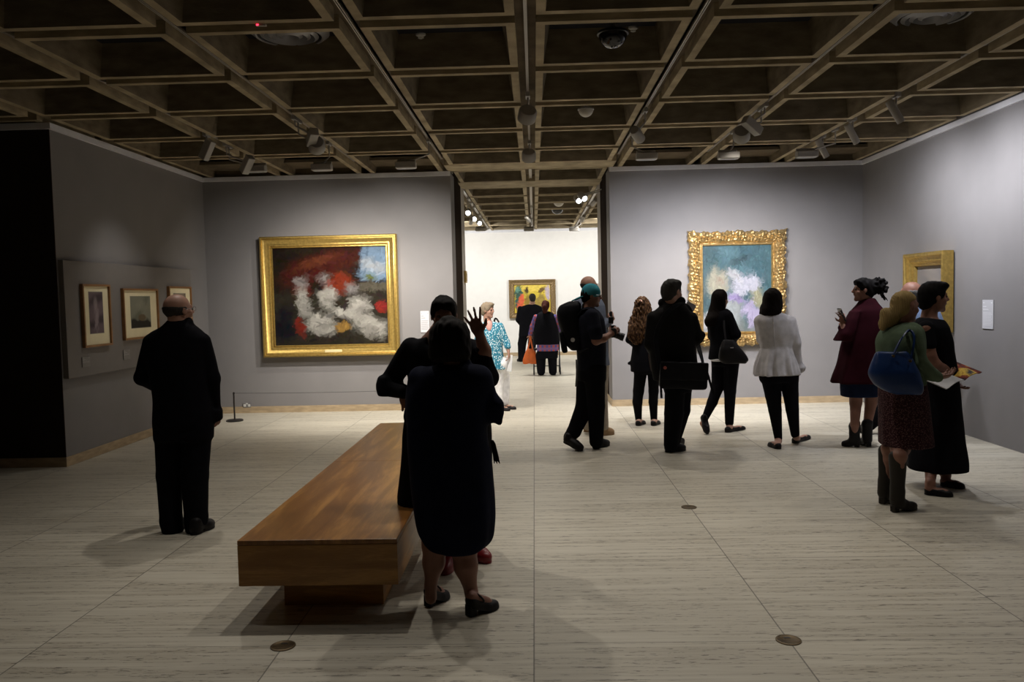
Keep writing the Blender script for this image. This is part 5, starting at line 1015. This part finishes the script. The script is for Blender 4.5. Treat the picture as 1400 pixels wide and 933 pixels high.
# display panel with three prints
PANX = XL+.055; b = MB(); b.bb(XL+.001, PANX, 8.03, 11.05, .89, 2.095, 0, .004); tag(b.build('display_panel', mat('panel_grey', (.20, .185, .175), .75, .2, noise=.03)), 'raised grey panel on the left wall carrying three framed prints', 'panel')
def framed(y0, y1, z0, z1, mw, mh, fn, label, dz=0):
    w, h = y1-y0, z1-z0; r = hang('framed_print', label, 'print', PANX+.002, (y0+y1)/2, (z0+z1)/2, PI/2, 'framed prints on the grey panel')
    frame_mesh(w, h, [(0, 0), (0, .035), (.022, .035), (.022, .012)]).build('frame', WOODF, r); b = MB(); b.box((0, -.010, 0), (w-.042, .006, h-.042)); b.build('mount', MATB, r); q = picture('print', mw, mh, fn, r, -.0152, 70); q.location = (0, 0, dz)
    b = MB(); b.box((0, -.0137, dz), (mw+.012, .001, mh+.012)); b.build('print_edge', mat('print_edge', (.3, .27, .2), .8), r); return r
framed(8.30, 8.85, 1.188, 1.856, .27, .44, printR, 'narrow upright print of mottled grey in a thin wooden frame, nearest the panel edge', .03)
framed(9.13, 9.99, 1.222, 1.818, .48, .37, printL(40, (.22, .22, .17)), 'wider landscape print in a thin wooden frame, centre of the grey panel', .02)
framed(10.30, 10.98, 1.25, 1.857, .36, .38, printL(60, (.25, .2, .15)), 'rightmost print on the grey panel, partly behind the head of the man in the suit', .02)
def wall_label(cx, cy, cz, rz, w, h, label, col=(.62, .61, .63), lines=9, txt=(.30, .30, .32)):
    r = hang('wall_label', label, 'label', cx, cy, cz, rz); b = MB(); b.box((0, -.004, 0), (w, .006, h)); b.build('card', mat('label_card', col, .6), r); b = MB()
    rg = np.random.default_rng(int(abs(cx*100))); z = h/2-h*.10
    b.box((-w*.36, -.0076, z), (w*.12, .001, h*.035)); b.box((w*.36, -.0076, z), (w*.12, .001, h*.035)); z -= h*.13
    b.box((-w*.28, -.0076, z), (w*.32, .001, h*.03)); z -= h*.10; b.box((-w*.18, -.0076, z), (w*.5, .001, h*.03)); z -= h*.12
    for i in range(lines):
        ww = w*rg.uniform(.72, .84); b.box((-w*.42+ww/2, -.0076, z), (ww, .001, h*.018)); z -= h*.052
    b.build('print_lines', mat('label_print', txt, .7), r); return r
a = at(1351.5, 430, x=XR); wall_label(XR-.002, a[1], a[2], -PI/2, .20, .30, 'pale printed label on the right wall beside the grey painting', (.55, .55, .58), 9, (.75, .75, .78))
a = at(581, 440, y=Y1); wall_label(a[0], Y1-.002, a[2], 0, .125, .31, 'white printed label beside the large gold-framed painting')
a = at(117, 495, x=PANX); wall_label(PANX+.002, a[1], a[2], PI/2, .15, .105, 'small grey label under the narrow print on the panel', (.21, .2, .19), 3, (.4, .39, .37))
a = at(172.5, 485, x=PANX); wall_label(PANX+.002, a[1], a[2], PI/2, .15, .115, 'small grey label under the landscape print on the panel', (.21, .2, .19), 3, (.4, .39, .37))
# side frame edge seen in the doorway, on the passage jamb
r = hang('framed_picture', 'narrow gilt-edged frame seen edge-on on the left side of the doorway', 'picture', JL+.002, 13.75, 1.98, PI/2); frame_mesh(.24, .20, [(0, 0), (0, .03), (.03, .035), (.04, .02), (.04, .006)]).build('frame', GOLD, r); b = MB(); b.box((0, -.008, 0), (.17, .008, .13)); b.build('mount', MATB, r)
# power outlet
a = at(338, 554, y=Y1); r = hang('power_outlet', 'white double power outlet low on the left front wall', 'outlet', a[0], Y1-.002, a[2], 0)
PL = mat('white_plastic', (.62, .62, .6), .4, .4); b = MB(); b.box((0, -.006, 0), (.12, .012, .075), bev=.003); b.build('cover_plate', mat('outlet_plate', (.22, .21, .21), .5), r)
for x in (-.032, .032): b = MB(); b.box((x, -.015, -.006), (.036, .012, .036), bev=.004); b.build('socket', PL, r)
b = MB(); b.box((0, -.014, .020), (.03, .008, .02), bev=.003); b.build('switch', PL, r)
# barrier post and cord
s0 = at(321, 576, z=0); DM = mat('dark_bronze', (.045, .04, .038), .4, .5, .6); LC = -1.55-s0[0]
r = empty('rope_barrier', (s0[0], s0[1], 0), 'low barrier of dark posts and a thin cord in front of the large painting', 'barrier')
def bpost(x):
    b = MB(); b.tube([(x, 0, .02), (x, 0, .375)], .011, 14); b.tube([(x, 0, .375), (x, 0, .40)], [.014, .012], 14); o = b.build('post', DM, r, True)
    b = MB(); b.lathe((x, 0, 0), [(0, 0), (.115, 0), (.115, .012), (.10, .022), (.02, .026), (0, .026)], 36); b.build('base', DM, o, True)
bpost(0); bpost(LC); b = MB(); n_ = 24; b.tube([(LC*i/n_, 0, .385-.012*math.sin(PI*i/n_)) for i in range(n_+1)], .0035, 8); b.build('cord', mat('elastic_cord', (.10, .10, .10), .7), r, True)
# floor boxes
BR = mat('floor_brass', (.10, .07, .035), .45, .5, .7, noise=.2, nscale=20)
for i, (px, py, lb) in enumerate(((387, 884, 'round brass floor box nearest the end of the bench'), (1078, 876, 'round brass floor box at the lower right of the floor'), (942, 694, 'round brass floor box in the middle of the floor'))):
    a = at(px, py, z=0)
    if i == 0: r = empty('floor_box', (a[0], a[1], 0), lb, 'floor box', 'floor boxes'); b = MB(); b.lathe((0, 0, 0), [(0, 0), (.058, 0), (.058, .004), (.050, .0055), (.048, .004), (0, .004)], 36); b.build('cover', BR, r, True); b = MB(); b.box((.0, .02, .0045), (.03, .012, .002), bev=.0005); b.build('lift_tab', DM, r); fb = r
    else:
        r = fb.copy(); COL.objects.link(r); r.location = (a[0], a[1], 0); r['label'] = lb
        for c_ in list(fb.children): o = c_.copy(); COL.objects.link(o); o.parent = r
# ------------------------------------------------------------ bench
def veneer(name, ax, c0, c1):
    m = mat(name, c0, .28, .45); N, L, b = nodes(m); tc = N.new('ShaderNodeTexCoord'); mp = N.new('ShaderNodeMapping'); mp.inputs['Scale'].default_value = ax; L.new(tc.outputs['Object'], mp.inputs[0])
    n = N.new('ShaderNodeTexNoise'); n.inputs['Scale'].default_value = 1.6; n.inputs['Detail'].default_value = 7; n.inputs['Distortion'].default_value = .8; L.new(mp.outputs[0], n.inputs[0])
    mp2 = N.new('ShaderNodeMapping'); mp2.inputs['Scale'].default_value = tuple(v*9 for v in ax); L.new(tc.outputs['Object'], mp2.inputs[0]); n2 = N.new('ShaderNodeTexNoise'); n2.inputs['Scale'].default_value = 2; n2.inputs['Detail'].default_value = 4; L.new(mp2.outputs[0], n2.inputs[0])
    mx = N.new('ShaderNodeMath'); mx.operation = 'MULTIPLY_ADD'; mx.inputs[1].default_value = .25; L.new(n2.outputs[0], mx.inputs[0]); L.new(n.outputs[0], mx.inputs[2])
    r = N.new('ShaderNodeValToRGB'); e = r.color_ramp.elements; e[0].position = .42; e[0].color = (*c0, 1); e[1].position = .82; e[1].color = (*c1, 1); e2 = e.new(.62); e2.color = (*[(a*.75+b_*.25) for a, b_ in zip(c0, c1)], 1); L.new(mx.outputs[0], r.inputs[0]); L.new(r.outputs[0], b.inputs['Base Color']); return m
VT = veneer('teak_top', (7, .8, 1), (.17, .066, .014), (.42, .20, .050)); VF = veneer('teak_front', (1.2, 1.2, 9), (.26, .115, .022), (.50, .26, .060))
BX0, BX1, BY0, BY1, BZ0, BZ1 = -1.527, -.715, 3.985, 7.80, .185, .42
r = empty('bench', ((BX0+BX1)/2, (BY0+BY1)/2, 0), 'long low teak gallery bench on a recessed plinth', 'bench'); cx_, cy_ = (BX0+BX1)/2, (BY0+BY1)/2; ym = at(470, 631, z=.42)[1]
for ya, yb in ((BY0, ym-.0015), (ym+.0015, BY1)): b = MB(); b.bb(BX0-cx_, BX1-cx_, ya-cy_, yb-cy_, BZ1-.024, BZ1, 0, .003); b.build('seat_top', VT, r)
b = MB(); b.bb(BX0-cx_, BX1-cx_, BY0-cy_, BY1-cy_, BZ0, BZ1-.0245, 0, .003); b.build('apron', VF, r)
b = MB(); b.bb(BX0-cx_+.16, BX1-cx_-.12, BY0-cy_+.22, BY1-cy_-.22, 0, BZ0+.002, 0, .002); b.build('plinth', VF, r)
# ------------------------------------------------------------ track, lamps, domes, vents
TRK = mat('track_aluminium', (.42, .38, .33), .4, .4, .3); HOUS = mat('lamp_housing', (.36, .34, .31), .45, .4); LENSM = mat('lamp_lens', (.5, .5, .48), .2, .5); LIT = mat('lamp_lit', (1, 1, 1), .3, .3, emit=(.85, .92, 1), estr=14)
tr_lab = {-4: 'leftmost', -3: 'third from centre on the left', -2: 'second left of centre', -1: 'first left of centre', 0: 'central', 1: 'first right of centre', 2: 'second right of centre', 3: 'third right of centre'}
for i in range(-3, 4):
    x = XG+i*SG; ya, yb = (-3.5, 10.95)
    b = MB(); b.bb(x-.011, x-.004, ya, yb, ZC+.04, ZC+.088); b.bb(x+.004, x+.011, ya, yb, ZC+.04, ZC+.088); b.bb(x-.011, x+.011, ya, yb, ZC+.060, ZC+.088)
    tag(b.build('lighting_track', TRK), 'metal lighting track in the ceiling channel, %s' % tr_lab[i], 'track', 'lighting tracks')
for i in (-1, 0, 1):
    x = XG+i*SG; b = MB(); b.bb(x-.017, x+.017, 12.0, 21.9, ZC+.045, ZC+.09); b.bb(x-.022, x-.014, 12, 21.9, ZC+.035, ZC+.09); b.bb(x+.014, x+.022, 12, 21.9, ZC+.035, ZC+.09)
    tag(b.build('lighting_track', TRK), 'metal lighting track in the far room, %s' % {-1: 'left one', 0: 'middle one', 1: 'right one'}[i], 'track', 'far room lighting tracks')
def aim_R(d):
    d = np.array(d, float); d /= np.linalg.norm(d); a = np.array([0, 0, 1.]) if abs(d[2]) < .95 else np.array([1., 0, 0]); u = np.cross(a, d); u /= np.linalg.norm(u); return np.stack([u, np.cross(d, u), d], 1)
LIGHTS = []
def lamp(px, py, kind, tgt, label, zl=3.26, col=None, x=None, group='track spotlights', lit=False, power=0, ang=70, blend=.8, color=(1, .95, .88), rad=.05):
    a = at(px, py, z=zl); Xt = XG+SG*round((a[0]-XG)/SG)
    if kind != 'wash' and not 690 < px < 760:
        for i_ in range(-3, 4):
            c_ = at(px, py, x=XG+SG*i_)
            if 3.08 < c_[2] < 3.34 and 4 < c_[1] < 21.8: a = c_; Xt = a[0]; zl = float(a[2]); break
    r = empty('track_spotlight' if kind != 'wash' else 'wall_washer', (a[0], a[1], zl), label, 'spotlight', group); dx = Xt-a[0]
    b = MB(); b.tube([(dx, 0, ZC+.05-zl), (dx, 0, .12), (0, 0, .03)], .010, 10); b.bb(dx-.02, dx+.02, -.07, .07, ZC+.005-zl, ZC+.045-zl); b.build('stem', HOUS, r)
    d = np.array(tgt, float)-np.array([a[0], a[1], zl]); R = aim_R(d); dn = d/np.linalg.norm(d)
    if kind == 'can':
        b = MB(); b.lathe((0, 0, 0), [(0, -.09), (.045, -.09), (.055, -.07), (.055, .09), (.046, .09), (.044, .06), (0, .06)], 24, 0, R); b.build('housing', HOUS, r, True); b = MB(); b.lathe((0, 0, 0), [(0, .062), (.043, .062)], 24, 0, R); b.build('lens', LIT if lit else LENSM, r)
    elif kind == 'tube':
        b = MB(); b.lathe((0, 0, 0), [(0, -.14), (.034, -.14), (.038, -.13), (.038, .10), (.034, .10), (.032, .06), (0, .06)], 24, 0, R); b.build('housing', HOUS, r, True); b = MB(); b.lathe((0, 0, 0), [(0, .062), (.031, .062)], 24, 0, R); b.build('lens', LIT if lit else LENSM, r)
    elif kind == 'box':
        b = MB(); b.box((0, 0, 0), (.09, .09, .22), 0, R, .008); b.build('housing', HOUS, r); b = MB(); b.box(dn*.112, (.075, .075, .004), 0, R); b.build('lens', LENSM, r)
    elif kind == 'drum':
        b = MB(); b.lathe((0, 0, 0), [(0, -.06), (.07, -.06), (.085, -.04), (.085, .05), (.075, .055), (.07, .02), (0, .0)], 28, 0, R); b.build('housing', HOUS, r, True); b = MB(); b.lathe((0, 0, 0), [(0, .005), (.068, .022)], 28, 0, R); b.build('lens', LENSM, r)
    else:
        b = MB(); b.box((0, 0, 0), (.24, .11, .075), 0, None, .01); b.box((0, .05, .045), (.22, .03, .06), 0, None, .006); b.build('housing', HOUS, r); b = MB(); b.box((0, .02, -.0385), (.20, .06, .003)); b.build('lens', LENSM, r)
    if power:
        ld = bpy.data.lights.new('spot', 'SPOT'); ld.energy = power; ld.spot_size = math.radians(ang); ld.spot_blend = blend; ld.shadow_soft_size = rad; ld.color = color
        lo = bpy.data.objects.new('spot_light', ld); COL.objects.link(lo); lo.location = [float(v) for v in (np.array([a[0], a[1], zl])+dn*.13)]; lo.rotation_euler = Vector(dn).to_track_quat('-Z', 'Y').to_euler()
    return r
WARM = (1, .93, .84); COOL = (.93, .94, 1)
exec(LAMPS)
# domes, detectors, vents
def dome(px, py, zl, r_, label, dark, cat='security camera', name='dome_camera'):
    a = at(px, py, z=zl); r = empty(name, (a[0], a[1], ZC+dp), label, cat); top = 0; h = ZC+dp-zl
    b = MB(); b.tube([(0, 0, 0), (0, 0, -h+r_*.75)], .02, 12); b.build('stem', HOUS, r, True)
    b = MB(); b.lathe((0, 0, -h), [(0, r_*.9), (r_*.5, r_*.85), (r_*1.08, r_*.62), (r_*1.12, r_*.45), (r_, r_*.42)], 32); b.build('mount_ring', HOUS if not dark else BLKP, r, True)
    b = MB(); b.lathe((0, 0, -h+r_*.45), [(r_*math.cos(t), -r_*math.sin(t)*.95) for t in np.linspace(0, PI/2, 10)], 32); b.build('dome', mat('dome_smoked', (.01, .01, .012), .08, .6) if dark else mat('dome_white', (.55, .52, .46), .4, .4), r, True)
dome(838, 56, 3.50, .105, 'black dome camera hanging in the ceiling coffer right of the centre track', True)
dome(801, 155, 3.47, .075, 'small white dome in the ceiling right of the centre track', False, 'detector', 'dome_sensor')
dome(762, 289, 3.45, .13, 'black dome camera in the far room ceiling', True); dome(764, 279, 3.50, .11, 'white dome in the far room ceiling', False, 'detector', 'dome_sensor')
for px, py, lb in ((865, 42, 'small smoke detector beside the black dome camera'), (576, 51, 'small smoke detector in the coffer left of the centre track')):
    a = at(px, py, z=ZC+dp-.02); r = empty('smoke_detector', (a[0], a[1], ZC+dp), lb, 'smoke detector'); b = MB(); b.lathe((0, 0, 0), [(.05, 0), (.05, -.015), (.035, -.025), (.035, -.035), (.02, -.045), (0, -.046)], 24); b.build('housing', PL, r, True)
for px, py, lb in ((396, 50, 'round ceiling air diffuser upper left'), (1275, 24, 'round ceiling air diffuser upper right')):
    a = at(px, py, z=ZC+dp-.05); r = empty('air_diffuser', (a[0], a[1], ZC+dp), lb, 'air vent', 'ceiling air diffusers'); VM = mat('vent_grey', (.38, .38, .40), .4, .4, .3)
    b = MB(); b.lathe((0, 0, 0), [(.30, 0), (.30, -.02), (.255, -.055), (.24, -.05), (.25, -.01)], 40); b.build('outer_ring', VM, r, True)
    for rr2 in (.20, .14, .08): b = MB(); b.lathe((0, 0, 0), [(rr2, -.01), (rr2+.02, -.045), (rr2-.01, -.06), (rr2-.03, -.02)], 36); b.build('cone_ring', VM, r, True)
a = at(354, 33.5, z=ZC+.0); r = empty('sensor', (a[0], a[1], ZC-.0), 'tiny red indicator light on the ceiling beam upper left', 'sensor'); b = MB(); b.bb(-.02, .05, -.012, .012, -.012, 0, 0, .003); b.build('housing', HOUS, r); b = MB(); b.box((-.006, -.014, -.006), (.014, .005, .008)); b.build('indicator', mat('red_led', (1, .0, .02), .3, emit=(1, .02, .05), estr=6), r)
# wall-mounted camera box etc. on far room ceiling handled above; ambient glow of the building
w = bpy.data.worlds.new('world'); SC.world = w; w.use_nodes = True; w.node_tree.nodes['Background'].inputs[0].default_value = (.5, .5, .55, 1); w.node_tree.nodes['Background'].inputs[1].default_value = .0
SC.view_settings.view_transform = 'Standard'; SC.view_settings.look = 'None'; SC.view_settings.gamma = 1; SC.view_settings.use_curve_mapping = False; SC.view_settings.exposure = EXPO
